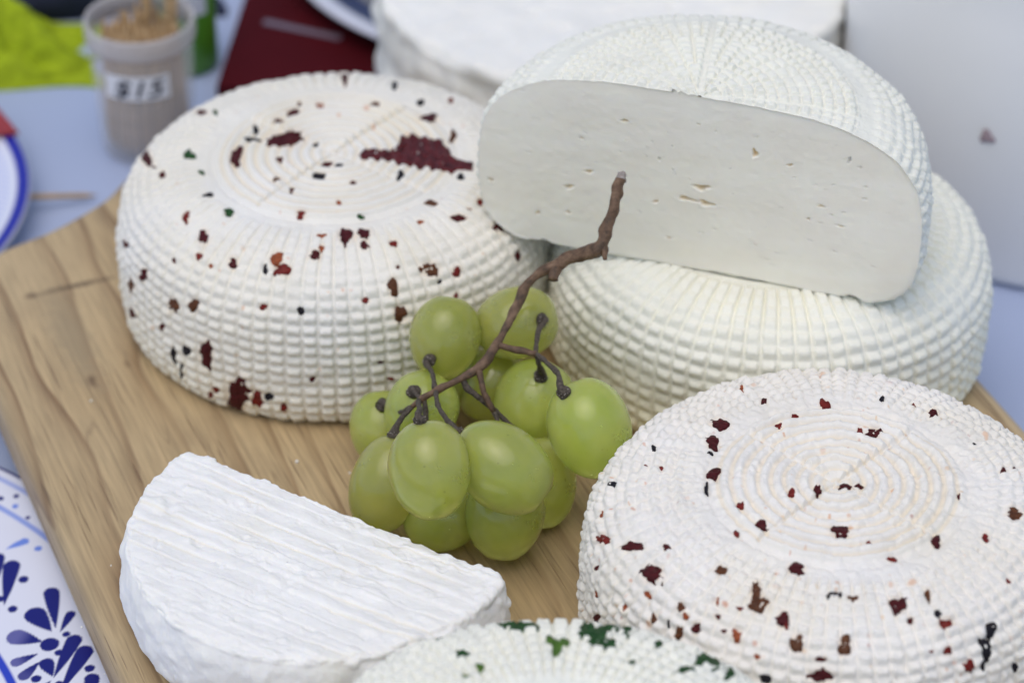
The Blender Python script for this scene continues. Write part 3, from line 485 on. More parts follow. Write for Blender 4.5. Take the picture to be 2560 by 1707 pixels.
# ------------------------------------------------------------------ cut piece of soft white cheese, front left
def slab():
    H, R, c = .0265, .0512, .0074; half = math.sqrt(R * R - c * c)
    a0 = math.asin(c / R); arc = np.linspace(a0, -np.pi - a0, 430); A = np.column_stack([R * np.cos(arc), -c + R * np.sin(arc)])
    ch = np.column_stack([np.linspace(-half, half, 200)[1:-1], np.zeros(198)]); O = np.vstack([A, ch]); n = len(O)
    for _ in range(20): O = .5 * O + .25 * (np.roll(O, 1, 0) + np.roll(O, -1, 0))            # ease the two corners
    isarc = np.concatenate([np.ones(430), np.zeros(198)])
    for _ in range(30): isarc = .5 * isarc + .25 * (np.roll(isarc, 1) + np.roll(isarc, -1))
    T = np.roll(O, -1, 0) - np.roll(O, 1, 0); T /= np.linalg.norm(T, axis=1)[:, None]; N = np.stack([-T[:, 1], T[:, 0]], 1)   # outward for this winding
    if ((O[100] - O.mean(0)) @ N[100]) < 0: N = -N
    rr = .0010 + .0012 * isarc; rows = []; nv = []; c0 = np.array([0, -.024]); rl = np.linalg.norm(O - c0, axis=1)
    for z in np.linspace(0, 1, 46):
        bulge = .0022 * math.sin(math.pi * z) ** .8 - .0022 * (1 - z) ** 3
        rows.append(np.column_stack([O + N * (bulge * isarc)[:, None], z * (H - rr)])); nv.append(np.column_stack([N, np.zeros(n)]))
    for q in np.linspace(0, np.pi / 2, 14)[1:]:
        rows.append(np.column_stack([c0 + (O - c0) * (1 - rr * (1 - math.cos(q)) / rl)[:, None], H - rr + rr * math.sin(q)])); nv.append(np.column_stack([N * math.cos(q), np.full(n, math.sin(q))]))
    top = rows[-1][:, :2]
    for k in np.linspace(1, 0.004, 150)[1:]:
        rows.append(np.column_stack([c0 + (top - c0) * k, np.full(n, H)])); nv.append(np.column_stack([0 * N, np.ones(n)]))
    V = np.vstack(rows); NV = np.vstack(nv); up = sstep(.55, .95, NV[:, 2])
    x, y = V[:, 0], V[:, 1]; z0 = 0 * x
    warp = vnoise(np.column_stack([x * 30, y * 60, z0]), 5) * .0007 + vnoise(np.column_stack([x * 140, y * 200, z0]), 6) * .0004
    yy = y + warp; lines = fbm(np.column_stack([x * 9, yy * 420, z0]), 21, 2) * .5
    t = yy / .0045 + .6 * vnoise(np.column_stack([x * 18, yy * 30, z0]), 8); saw = t - np.floor(t); terr = sstep(.0, .12, saw) * (1 - saw)
    msk = sstep(-.2, .5, vnoise(np.column_stack([x * 35, y * 130, z0]), 31))
    q2 = np.column_stack([x * 150, y * 330, z0]); brk = sstep(.1, .55, vnoise(q2, 78))
    dtop = .00045 * lines + .00075 * (terr - .4) * (.35 + .65 * msk) * (1 - .6 * brk) + .00038 * fbm(V * 300, 12, 3) * (.4 + brk) + .0004 * sstep(.45, .8, vnoise(np.column_stack([x * 120, y * 260, z0]), 77))
    lump = sstep(.45, .8, vnoise(V * 200, 44)) * .0011
    dside = .00060 * fbm(V * 190, 15, 3) + lump * sstep(-.1, .5, vnoise(V * 60, 45)) + .0006 * vnoise(V * 40, 16)
    edge = np.exp(-((NV[:, 2] - .6) / .3) ** 2) * .0007 * fbm(V * 380, 17, 3)
    V = V + NV * (dtop * up + dside * (1 - up) + edge)[:, None] + np.array([0, 0, 1]) * (.0009 * vnoise(V * 26, 19) * up)[:, None]
    V[:, 2] = np.maximum(V[:, 2], 0)
    gro = (up * (1 - sstep(.0, .25, terr)) * msk)[:, None]
    col = 1 - gro * np.array([.02, .05, .12]); col = col * (1 - sstep(.3, .8, vnoise(V * 60, 61))[:, None] * np.array([.01, .02, .06]))
    F = grid_faces(len(rows), n, True)
    root = empty('soft_cheese_piece', (-.0442, -.0850, BT), (0, 0, math.atan2(-.533, .846)))
    tag(root, 'half-moon piece of soft bright white cheese with ridged top at the board\'s left edge', 'cheese')
    link('cheese_body', mesh_np('cheese_body', V, F, True, col, True), cheese_mat('soft_cheese', (.89, .875, .82), sss=.3, rad=.0016, bump=.35, bscale=700), root)
slab()

# ------------------------------------------------------------------ grapes
def grape_mat():
    m, nt, b = new_mat('green_grape'); L = nt.links.new; tc = nd(nt, 'ShaderNodeTexCoord'); oi = nd(nt, 'ShaderNodeObjectInfo')
    n = nd(nt, 'ShaderNodeTexNoise', i_Scale=75.0, i_Detail=3.0, noise_dimensions='4D'); L(tc.outputs['Object'], n.inputs['Vector']); L(oi.outputs['Random'], n.inputs['W'])
    mx = nd(nt, 'ShaderNodeMix', data_type='RGBA'); mx.inputs[6].default_value = (.57, .66, .115, 1); mx.inputs[7].default_value = (.72, .77, .21, 1)
    r = nd(nt, 'ShaderNodeMapRange', i_1=.35, i_2=.65); L(n.outputs[0], r.inputs[0]); L(r.outputs[0], mx.inputs[0])
    n2 = nd(nt, 'ShaderNodeTexNoise', i_Scale=160.0, i_Detail=4.0); L(tc.outputs['Object'], n2.inputs['Vector'])
    bl = nd(nt, 'ShaderNodeMapRange', i_1=.25, i_2=.9, i_3=0., i_4=.22); L(n2.outputs[0], bl.inputs[0])
    m2 = nd(nt, 'ShaderNodeMix', data_type='RGBA'); L(mx.outputs[2], m2.inputs[6]); m2.inputs[7].default_value = (.66, .71, .42, 1); L(bl.outputs[0], m2.inputs[0])
    sp = nd(nt, 'ShaderNodeTexNoise', i_Scale=520.0, i_Detail=1.0); L(tc.outputs['Object'], sp.inputs['Vector'])
    sr = nd(nt, 'ShaderNodeMapRange', i_1=.74, i_2=.82, i_3=0., i_4=.35); L(sp.outputs[0], sr.inputs[0])
    m3 = nd(nt, 'ShaderNodeMix', data_type='RGBA'); L(m2.outputs[2], m3.inputs[6]); m3.inputs[7].default_value = (.16, .12, .03, 1); L(sr.outputs[0], m3.inputs[0])
    hv = nd(nt, 'ShaderNodeHueSaturation'); hr = nd(nt, 'ShaderNodeMapRange', i_3=.80, i_4=1.12); L(oi.outputs['Random'], hr.inputs[0]); L(hr.outputs[0], hv.inputs['Value'])
    hh = nd(nt, 'ShaderNodeMapRange', i_3=.485, i_4=.508); L(oi.outputs['Random'], hh.inputs[0]); L(hh.outputs[0], hv.inputs['Hue']); L(m3.outputs[2], hv.inputs['Color']); L(hv.outputs[0], b.inputs['Base Color'])
    rr = nd(nt, 'ShaderNodeMapRange', i_1=.2, i_2=.85, i_3=.12, i_4=.34); L(n2.outputs[0], rr.inputs[0]); L(rr.outputs[0], b.inputs['Roughness'])
    b.inputs['Subsurface Weight'].default_value = 1.; b.inputs['Subsurface Radius'].default_value = (1., 1., .35); b.inputs['Subsurface Scale'].default_value = .008
    b.inputs['Transmission Weight'].default_value = .55; b.inputs['IOR'].default_value = 1.38
    b.inputs['Specular IOR Level'].default_value = .5; b.inputs['Coat Weight'].default_value = .5; b.inputs['Coat Roughness'].default_value = .10
    return m
def bark_mat():
    m, nt, b = new_mat('grape_stem_bark'); L = nt.links.new; tc = nd(nt, 'ShaderNodeTexCoord')
    n = nd(nt, 'ShaderNodeTexNoise', i_Scale=350.0, i_Detail=5.0, i_Roughness=.65); L(tc.outputs['Object'], n.inputs['Vector'])
    cr = nd(nt, 'ShaderNodeValToRGB'); L(n.outputs[0], cr.inputs[0]); e = cr.color_ramp.elements
    e[0].position = .3; e[0].color = (.045, .03, .018, 1); e[1].position = .75; e[1].color = (.27, .175, .105, 1); q = e.new(.52); q.color = (.14, .082, .048, 1)
    L(cr.outputs[0], b.inputs['Base Color']); b.inputs['Roughness'].default_value = .6; b.inputs['Specular IOR Level'].default_value = .35
    bp = nd(nt, 'ShaderNodeBump', i_Strength=.6, i_Distance=.0004); L(n.outputs[0], bp.inputs['Height']); L(bp.outputs[0], b.inputs['Normal']); return m
GRAPE, BARK = grape_mat(), bark_mat()
PED = simple('pedicel_grey', (.085, .068, .052), .7, .3, .6, 1500, .8, 1800)
SCAR = simple('blossom_scar', (.10, .085, .03), .6, .3); WART = simple('pedicel_wart', (.36, .32, .27), .7, .3); TIP = simple('dry_stem_tip', (.33, .29, .26), .7, .3, .3, 900, .6)
# centre mm, short radius, long radius, tilt of the long axis in the picture plane
GRAPES = [(-18.4,-20.5,66,10.3,11.4,80),(1.3,-13.7,66,10.65,11.6,12),(20.7,-56.6,62,11.6,13.25,108),(-24.8,-37.8,54,10.4,10.75,60),(-35.6,-31.1,42.5,9.75,10.75,95),(-33.4,-61.5,47,10.5,13.4,70),(-21.2,-83.4,69,11.1,12.6,97),(-2.6,-77.8,65.7,11.4,13.9,-38),(6,-28.5,50,11.3,11.9,60),(7.6,-53.4,41,10.25,12.3,95),(-1.9,-71,44.5,10.95,12.25,85),(-18.6,-66,39.6,9.6,10.5,30),(-5.6,-14.9,45.5,10,10.5,60),(-16.5,-12,48,9.25,9.75,20)]
BUNCH = empty('grape_bunch', (-.004, -.052, BT)); B0 = np.array([-.004, -.052, BT])
tag(BUNCH, 'bunch of green grapes on a brown stem in the middle of the board', 'grapes')
def grape(k, g):
    c = np.array(g[:3]) * .001; a, l, ph = g[3] * .00096, g[4] * .00103, math.radians(g[5])
    ax = math.cos(ph) * RGT + math.sin(ph) * UPV; b_ = np.cross(ax, FWD); b_ /= np.linalg.norm(b_); c_ = np.cross(ax, b_)
    n, m = 34, 56; la = np.linspace(.0, np.pi, n); th = np.linspace(0, 2 * np.pi, m, endpoint=False); lg = np.random.default_rng(k)
    sup = np.abs(np.sin(la)) ** .97; zz = np.sign(np.cos(la)) * np.abs(np.cos(la)) ** .99
    rad = a * sup * (1 + .05 * np.cos(la)); end = .0011 * np.exp(-(la / .16) ** 2) + .0010 * np.exp(-((np.pi - la) / .13) ** 2)
    q = ax * ((l * zz)[:, None, None] - np.sign(zz)[:, None, None] * end[:, None, None]) + (b_ * np.cos(th)[:, None] + c_ * np.sin(th)[:, None]) * rad[:, None, None]
    q = q.reshape(-1, 3); q = q * (1 + .016 * vnoise(q * 75 + k * 9.1, k)[:, None] + .012 * vnoise(q * 160 + k, k + 3)[:, None])
    o = link('grape', mesh_np('grape', q, grid_faces(n, m, True), closed=True), GRAPE, BUNCH, loc=c - B0)
    if k in (6, 7, 2, 5):                                # dried blossom scar at the free end
        e = -ax * (l - .0012); th2 = np.linspace(0, 2 * np.pi, 10, endpoint=False)
        V = [e - ax * .0004] + [e + (b_ * math.cos(t) + c_ * math.sin(t)) * .0006 * lg.uniform(.7, 1.3) for t in th2]
        link('blossom_scar', mesh_np('blossom_scar', V, np.stack([np.zeros(10, int), 1 + np.arange(10), 1 + (np.arange(10) + 1) % 10], 1)), SCAR, o)
    return c, ax, l
GR = [grape(k, g) for k, g in enumerate(GRAPES)]
STEM = [(29.1,-12.1,112),(28.2,-14.3,109.5),(26.7,-18,105),(24.7,-22.1,100),(22.4,-23.5,97),(16.9,-20.7,93),(12.8,-20.5,90.5),(7.5,-20.9,87.5),(3.8,-22.2,84.5),(2,-25.1,81.5),(-.7,-30,78.5),(-3.6,-35.9,75.5),(-7.9,-42.3,72.5),(-13.5,-45.5,70.5),(-19.3,-47.7,68.5),(-23.4,-48,66),(-26.9,-49.2,63.5)]
SR = [1.5, 1.4, 1.5, 1.7, 2.1, 1.55, 1.8, 1.25, 1.1, 1.65, 1.3, 1.3, 1.3, 1.1, 1.2, 1.05, .9]
mm = lambda L: (np.array(L, float) * .001 - B0)
stem = link('stem', tube_mesh('stem', mm(STEM), np.array(SR) * .001 * np.linspace(1.12, .85, len(SR)), 18, .42, 2, sub=6), BARK, BUNCH)
def twig(name, pts, r0, r1, mat=BARK, par=None, seed=1): return link(name, tube_mesh(name, mm(pts), np.linspace(r0, r1, len(pts)) * .001, 10, .38, seed), mat, par or stem)
link('cut_end', tube_mesh('cut_end', mm([(29.0, -12.4, 111.6), (29.5, -11.3, 112.7), (30.5, -11.2, 113.0)]), np.array([1.45, 1.4, .7]) * .001, 10, .35, 4, sub=2), TIP, stem)
twig('spur', [(24.0, -22.6, 99.2), (24.6, -24.6, 97.2), (24.9, -26.6, 95.8)], 1.5, .55, seed=7)
twig('spur', [(12.2, -21.0, 90.2), (11.6, -23.4, 89.2), (11.2, -25.2, 88.4)], 1.6, 1.3, seed=8)
twig('side_branch', [(-4.0, -36.6, 75.2), (1.1, -38.1, 74.5), (6.5, -38.5, 73.5)], 1.0, .9, seed=9)
twig('side_branch', [(-9.0, -43.4, 72.2), (-7.4, -48, 67.5), (-4.8, -50.8, 63.2)], .9, .8, seed=10)
twig('side_branch', [(-13.3, -45.2, 70.2), (-11.6, -46.6, 67.6), (-8.6, -48.4, 66.0)], .85, .95, PED, seed=11)
def pedicel(k, pts, cap, seed, r=.7):
    """thin stalk ending in a warty collar pressed against grape k"""
    c, ax, l = GR[k]; cap = np.array(cap) * .001; out = cap - c; out /= np.linalg.norm(out)
    P = np.vstack([np.array(pts) * .001, (cap + out * .0022)[None], (cap + out * .0007)[None], (cap - out * .0006)[None]]) - B0
    R = np.array([r] * len(pts) + [r * 1.3, r * 2.7, r * 2.4]) * .001
    o = link('pedicel', tube_mesh('pedicel', P, R, 12, .35, seed, sub=6), PED, stem)
    lg = np.random.default_rng(seed); a = np.cross(out, [.3, .8, .2]); a /= np.linalg.norm(a); b_ = np.cross(out, a); V = []; F = []
    for i in range(22):                                  # pale warts on the collar
        t = i * 2.4; p = cap - B0 + out * lg.uniform(.0001, .0016) + (a * math.cos(t) + b_ * math.sin(t)) * r * .001 * 2.35; s_ = lg.uniform(.00014, .00026)
        o8 = len(V); V += [p + s_ * np.array(v) for v in ((1, 0, 0), (-1, 0, 0), (0, 1, 0), (0, -1, 0), (0, 0, 1), (0, 0, -1))]
        F += [[o8 + q for q in f] for f in ((0, 2, 4), (2, 1, 4), (1, 3, 4), (3, 0, 4), (2, 0, 5), (1, 2, 5), (3, 1, 5), (0, 3, 5))]
    tag(link('wart_cluster', mesh_np('wart_cluster', np.array(V), np.array(F)), WART, o), kind='stuff')
end = lambda k, sgn: tuple(((GR[k][0] + sgn * GR[k][1] * (GR[k][2] - .0012)) * 1000).tolist())
pedicel(0, [(-20.6, -47.6, 68.4), (-21.3, -41, 68.2), (-22.3, -36.5, 67.2)], (-22.3, -30.5, 65.7), 21)
pedicel(1, [(6.3, -38.3, 73.6), (6.8, -32, 74.0), (7.6, -26.5, 73.6)], (8.0, -20.6, 71.7), 22)
pedicel(8, [(6.6, -38.5, 73.3), (7.2, -37.6, 69.5)], (7.7, -32.0, 60.9), 23)
pedicel(2, [(6.5, -38.5, 73.6), (9.8, -44.5, 74.2), (12.2, -50, 75.0)], (14.0, -55.9, 72.8), 24)
pedicel(3, [(-24.2, -48, 65.6), (-25.4, -46.3, 65.4)], (-26.4, -42.3, 63.4), 25)
pedicel(5, [(-26.9, -49.2, 63.5), (-29.4, -52.0, 61.8)], (-31.4, -56, 58.8), 26, .75)
pedicel(6, [(-24.9, -48.6, 65.2), (-24.6, -57, 70.5), (-24.0, -68, 77.0)], (-23.6, -78.6, 80.6), 27)
pedicel(7, [(-20.3, -48.6, 68.2), (-19.6, -57, 70.2), (-17.6, -64.5, 72.0)], end(7, -1), 28)
pedicel(10, [(-5.0, -50.6, 63.4), (-3.2, -54.5, 60.6)], (-2.3, -64.0, 55.2), 29)
pedicel(9, [(-8.6, -48.4, 66.0), (-2, -50, 60)], (5.2, -53.2, 52.0), 30)
pedicel(4, [(-26.9, -49.2, 63.5), (-30.5, -44, 58)], (-35.2, -34, 52.2), 31)
pedicel(11, [(-23.4, -48, 66), (-22.5, -55, 57)], (-20.0, -63.0, 48.2), 32)

# ------------------------------------------------------------------ crumbs on the board
def crumbs():
    lg = np.random.default_rng(5); V, F = [], []
    spots = [(-.1207, -.0015), (-.098, -.04), (-.083, -.034), (-.107, -.075), (-.112, -.10), (.02, -.085), (-.02, -.098), (-.005, -.09), (-.101, -.052), (-.089, -.052), (-.104, -.118), (.0, -.03), (-.06, -.03), (-.045, -.035)]
    spots += [(-.0455 + .057 * math.cos(t), -.090 + .057 * math.sin(t)) for t in lg.uniform(2.6, 4.6, 2)]
    for x, y in spots:
        s_ = lg.uniform(.0002, .0006); o = len(V); n = 6
        for j, (zz, rr) in enumerate(((0, .8), (.6, 1.), (1.2, .6))):
            for t in range(n): V.append((x + s_ * rr * lg.uniform(.6, 1.2) * math.cos(t * 1.047), y + s_ * rr * lg.uniform(.6, 1.2) * math.sin(t * 1.047), BT + zz * s_))
        V.append((x, y, BT + 1.5 * s_)); F.append(grid_faces(3, n, True)[:, ::-1] + o)
        F.append(np.stack([np.full(n, o + 18), o + 12 + np.arange(n), o + 12 + (np.arange(n) + 1) % n, o + 12 + (np.arange(n) + 1) % n], 1)[:, :4])
    f4 = np.vstack([f for f in F if True and f.shape[1] == 4 and not (f[:, 2] == f[:, 3]).all()]); f3 = np.vstack([f[:, :3] for f in F if (f[:, 2] == f[:, 3]).all()])
    o = link('cheese_crumbs', mesh_np('cheese_crumbs', np.array(V), [f4, f3], True, np.ones((len(V), 3))), M_SMOOTH)
    tag(o, 'tiny white cheese crumbs scattered on the wooden board', 'crumbs', kind='stuff')
crumbs()

# ------------------------------------------------------------------ behind: smooth wheel, white tub
def noisy_lathe(name, rz, n, mat, parent, amp, sc, seed, smooth=True):
    rz = np.array(rz, float); th = np.linspace(0, 2 * np.pi, n, endpoint=False)
    V = np.stack([rz[:, :1] * np.cos(th), rz[:, :1] * np.sin(th), rz[:, 1:] + 0 * th], -1).reshape(-1, 3)
    d = amp * fbm(V * sc, seed, 3); rr = np.hypot(V[:, 0], V[:, 1]); V[:, :2] *= (1 + d / np.maximum(rr, .01))[:, None]; V[:, 2] += d * .5
    V[:, 2] = np.maximum(V[:, 2], 0)
    return link(name, mesh_np(name, V, grid_faces(len(rz), n, True), smooth, np.ones((len(V), 3))), mat, parent)
r_ = empty('smooth_cheese_wheel', (.0336, .2015, .0178)); tag(r_, 'large smooth white cheese wheel with a ragged rim, blurred behind the halved cheese', 'cheese')
pr = [(.001, .042)] + [(r, .042) for r in np.linspace(.004, .0745, 40)] + [(.0745 + .0045 * math.sin(q), .0375 + .0045 * math.cos(q)) for q in np.linspace(.1, np.pi / 2, 8)] + [(.079 + .0005 * math.sin(z * 300), z) for z in np.linspace(.036, .002, 26)] + [(.074, 0), (.001, 0)]
noisy_lathe('cheese_body', pr, 320, M_SMOOTH, r_, .0020, 95, 3)

r_ = empty('white_tub', (.1865, .1705, 0)); tag(r_, 'tall smooth white plastic tub with one small pink speck, at the right behind the cheeses', 'tub')
TUBM = simple('white_plastic', (.93, .92, .90), .45, .5, .03, 12)
lathe('tub_wall', [(.0, .0005), (.072, .0005), (.0765, .0015), (.0782, .005), (.0755, .09), (.0700, .170), (.0712, .171), (.0712, .178), (.0690, .178), (.0735, .09), (.0760, .006), (.0, .006)], 128, TUBM, r_)
def patch_on_cylinder(name, R, t0, z0, hw_, hh, mat, parent, round_=False, nx=16, ny=8, off=.0003):
    """thin curved sticker or splash lying on a vertical cylinder of radius R"""
    if round_:
        V = []; lg = np.random.default_rng(9); n = 20
        V.append((0, 0, .0004)); an = np.linspace(0, 2 * np.pi, n, endpoint=False); ra = 1 + .25 * np.cos(an * 3 + 1) + lg.uniform(-.12, .12, n)
        for k, h in ((.6, .0004), (1., 0.)): V += [(math.cos(a) * r * k * hw_, math.sin(a) * r * k * hh, h) for a, r in zip(an, ra)]
        V = np.array(V); F = [np.stack([np.zeros(n, int), 1 + np.arange(n), 1 + (np.arange(n) + 1) % n], 1), grid_faces(2, n, True) + 1]
    else:
        X, Z = np.meshgrid(np.linspace(-hw_, hw_, nx), np.linspace(hh, -hh, ny)); V = np.column_stack([X.ravel(), Z.ravel(), np.zeros(nx * ny)]); F = [grid_faces(ny, nx)]
    a = t0 + V[:, 0] / R; r = R + off + V[:, 2]
    return link(name, mesh_np(name, np.column_stack([r * np.cos(a), r * np.sin(a), z0 + V[:, 1]]), F), mat, parent)
patch_on_cylinder('pink_speck', .0770, math.radians(-120.3), .0538, .0024, .0022, simple('pink_sauce', (.36, .27, .29), .5), r_, True)

# ------------------------------------------------------------------ toothpick jar with its price sticker
JX, JY = -.1245, .186
jar = empty('toothpick_jar', (JX, JY, 0)); tag(jar, 'clear plastic jar of toothpicks with a white handwritten price sticker', 'jar')
PLAST = simple('frosted_plastic', (.80, .78, .78), .30, .5, **{'Alpha': .22})
lathe('jar_wall', [(.0, .0006), (.0145, .0006), (.0158, .002), (.0163, .006), (.0176, .0425), (.0165, .0425), (.0152, .007), (.014, .003), (.0, .003)], 72, PLAST, jar)
lathe('jar_rim', [(.0178, .0427), (.0184, .0431), (.0187, .0442), (.0187, .0496), (.0184, .0503), (.0176, .0503), (.0171, .0496), (.0168, .0427), (.0178, .0427)], 72, simple('rim_plastic', (.62, .59, .58), .35, .5, **{'Alpha': .6}), jar)
lab = patch_on_cylinder('price_sticker', .0172, math.radians(-91), .0325, .0112, .0045, simple('sticker_paper', (.78, .78, .80), .6), jar)
fc = bpy.data.curves.new('price_text', 'FONT'); fc.body = '$15'; fc.size = .0088; fc.align_x = 'CENTER'; fc.align_y = 'CENTER'; fc.offset = .00008; fc.shear = .25; fc.resolution_u = 3
fo = bpy.data.objects.new('price_text', fc); COL.link(fo); bpy.context.view_layer.update()
tm = bpy.data.meshes.new_from_object(fo.evaluated_get(bpy.context.evaluated_depsgraph_get())); bpy.data.objects.remove(fo)
for v in tm.vertices:
    x, y = v.co.x * 1.25, v.co.y; a = math.radians(-91) + x / .0172; v.co = (.0178 * math.cos(a), .0178 * math.sin(a), .0322 + y)
tm.materials.clear(); link('price_writing', tm, simple('marker_ink', (.012, .012, .03), .5), lab)
PICK = simple('toothpick_wood', (.47, .32, .165), .6, .3, .25, 300)
pm = tube_mesh('toothpick', [(0, 0, 0), (0, 0, .004), (0, 0, .03), (0, 0, .056), (0, 0, .060)], np.array([.25, .95, 1.05, .95, .2]) * .001, 8, 0, sub=1)
pl = np.random.default_rng(12)
cand = []
for i in range(3000):
    p = pl.uniform(-.0135, .0135, 2)
    if np.hypot(*p) > .0135 or any(np.hypot(*(p - q)) < .0021 for q in cand): continue
    if p[0] > .0005 and p[1] > -.004 and np.hypot(p[0] - .005, p[1] - .004) < .0065: continue        # the loose gap in the bundle
    cand.append(p)
def pick(base, topd, length, label, group):
    o = link('toothpick', pm, PICK, None, loc=(JX + base[0], JY + base[1], .0035)); d = np.array([*topd, length]); d = d / np.linalg.norm(d)
    o.rotation_euler = (math.acos(d[2]), 0, math.atan2(d[0], -d[1])) ; o.scale = (1, 1, length / .060)
    tag(o, label, 'toothpick', group)
for p in cand[:70]:
    pick(p, tuple((-p * .12 + pl.uniform(-.0008, .0008, 2)).tolist()), pl.uniform(.0425, .0465), 'thin wooden toothpick packed upright in the clear jar', 'toothpicks packed in the jar')
for b, t in (((.004, .003), (-.0045, .009)), ((.006, .001), (.004, .008)), ((.003, .005), (-.001, .007)), ((.0085, .002), (.0035, .0075)), ((.006, .006), (-.006, .004))):
    pick(b, t, .064, 'wooden toothpick standing taller than the rest, poking out of the jar', 'toothpicks poking out of the jar')

# ------------------------------------------------------------------ plates
WHITE, NAVY, LBLUE = np.array([.72, .74, .84]), np.array([.012, .014, .17]), np.array([.16, .26, .72])
def plate(name, c, R, H, z0, colf, label, dense=None, rs=None, n=200, flat=.6):
    if dense is None: th = np.linspace(0, 2 * np.pi, n, endpoint=False)
    else:
        a, b, m = dense; th = np.concatenate([np.linspace(a, b, m, endpoint=False), np.linspace(b, a + 2 * np.pi, 80, endpoint=False)])
    r = rs if rs is not None else np.concatenate([[.0005], np.linspace(.004, R, 60)])
    prof_ = lambda r: H * sstep(.45, 1.0, r / R) ** 1.0 * .85 + H * .15 * sstep(.9, 1., r / R) + .002
    z = prof_(r); rr = np.concatenate([r, [R + .0008, R + .0008, R - .001, R * .5, .0005]]); zz = np.concatenate([z, [z[-1] - .0006, z[-1] - .0016, z[-1] - .0028, 0.0005, .0005]])
    A, B = np.meshgrid(rr, th, indexing='ij'); V = np.stack([A * np.cos(B), A * np.sin(B), np.repeat(zz[:, None], len(th), 1)], -1).reshape(-1, 3)
    col = np.broadcast_to(WHITE, V.shape).copy(); k = len(r) * len(th)
    col[:k] = colf(V[:k, 0] + c[0], V[:k, 1] + c[1], A.ravel()[:k], B.ravel()[:k])
    return tag(link(name, mesh_np(name, V, grid_faces(len(rr), len(th), True), True, col), GLAZE, None, loc=(c[0], c[1], z0)), label, 'plate')
GLAZE = attr_mat('glazed_ceramic', .22, .3, 0.)
PETALS = [(-124.2,-72.4,-127.1,-58.1,1.87,0),(-125.2,-73.6,-130.5,-66.8,2.53,0),(-127.2,-77.6,-134.4,-75.3,2.41,.6),(-127.7,-82.2,-133.3,-85.2,1.4,.6),(-127,-85.4,-130.5,-90.6,1.48,.3),(-122.7,-91.4,-125,-86.3,1.75,0),(-122.4,-92,-118.6,-77.6,1.87,0),(-122.8,-74.1,-120.8,-67.1,1.17,0),(-139.7,-62.3,-139.7,-46.4,2.02,0),(-123,-93.1,-126.5,-97.6,1.56,0),(-116.7,-104.8,-116.5,-98.2,2.14,0),(-111,-102.1,-112,-93.1,1.75,0)]
DOTS = [(-125.1,-78.8,2.1),(-135.7,-52.1,1.15),(-137.1,-64,1.1),(-121,-75,.9),(-122.2,-82.2,1.),(-116.7,-85.7,1.1),(-127.1,-92,1.15),(-120.6,-94.5,1.),(-142.3,-16.8,.7),(-146.7,-17.5,.75),(-137.8,-26.1,.6),(-109.8,-97.6,.95)]
LDOTS = [(-142,-21.1,.95),(-133.2,-39.3,1.1)]
def mixc(col, k, c): return col * (1 - k[:, None]) + c * k[:, None]
def talavera(x, y, r, th):
    x, y, r = x * 1000, y * 1000, r * 1000; col = np.broadcast_to(WHITE, (len(x), 3)).copy()
    band = lambda a, w: 1 - sstep(w * .75, w * 1.1, np.abs(r - a))
    col = mixc(col, band(156.8, 1.0) * .75, LBLUE); col = mixc(col, band(165.6, .9) * .6, LBLUE); col = mixc(col, band(121.6, 1.3), np.array([.03, .06, .5])); col = mixc(col, band(116.8, .8) * .9, LBLUE)
    col = mixc(col, sstep(168.5, 169.0, r), NAVY)
    def tear(ax, ay, bx, by, rad):
        dx, dy = bx - ax, by - ay; L2 = dx * dx + dy * dy; t = ((x - ax) * dx + (y - ay) * dy) / L2; tc = np.clip(t, 0, 1)
        d = np.hypot(x - ax - tc * dx, y - ay - tc * dy); w = rad * np.where(t < 1, tc ** .8 * (1 + .12 * np.sin(np.pi * tc)), 1.)
        return 1 - sstep(-.12, .12, d - w), tc
    lg = np.random.default_rng(2); pet = list(PETALS); dots = list(DOTS); ld = list(LDOTS)
    C0 = np.array([-244., -144.]); F0 = np.array([-125.1, -78.8]) - C0
    for k in [q for q in range(-10, 10) if q]:                                # the same flower repeated around the rim
        a = -k * math.radians(17.5); cs, sn = math.cos(a), math.sin(a); rot = lambda p: (C0[0] + cs * (p[0] - C0[0]) - sn * (p[1] - C0[1]), C0[1] + sn * (p[0] - C0[0]) + cs * (p[1] - C0[1]))
        pet += [(*rot(p[:2]), *rot(p[2:4]), *p[4:]) for p in PETALS[:9]]; dots += [(*rot(p[:2]), p[2]) for p in DOTS[:8]]
    for p in pet:
        k, t = tear(*p[:4], p[4] * 1.22); c = NAVY[None] + (np.array([.20, .20, .46]) - NAVY)[None] * (p[5] * sstep(.35, 1.05, t))[:, None]
        col = col * (1 - k[:, None]) + c * k[:, None]
    for px, py, pr_ in dots: col = mixc(col, 1 - sstep(-.12, .12, np.hypot(x - px, y - py) - pr_ * 1.25), NAVY)
    for px, py, pr_ in ld: col = mixc(col, 1 - sstep(-.15, .15, np.hypot(x - px, y - py) - pr_), LBLUE)
    k, t = tear(-142.5, -39.3, -137.5, -36.1, 1.4); col = mixc(col, k, LBLUE)
    for k in range(40):                                  # small dots in the outer border
        a = k * 2 * math.pi / 40 + .03; px, py = C0[0] + 161.4 * math.cos(a), C0[1] + 161.4 * math.sin(a)
        col = mixc(col, 1 - sstep(-.12, .12, np.hypot(x - px, y - py) - .8), NAVY if k % 2 else LBLUE)
    return col
plate('talavera_platter', (-.244, -.144), .1695, .0055, .0004, talavera, 'large white platter painted with navy blue petals, partly under the board', dense=(math.radians(8), math.radians(62), 350),
      rs=np.concatenate([[.0005], np.linspace(.01, .105, 20), np.linspace(.1055, .1695, 160)]))
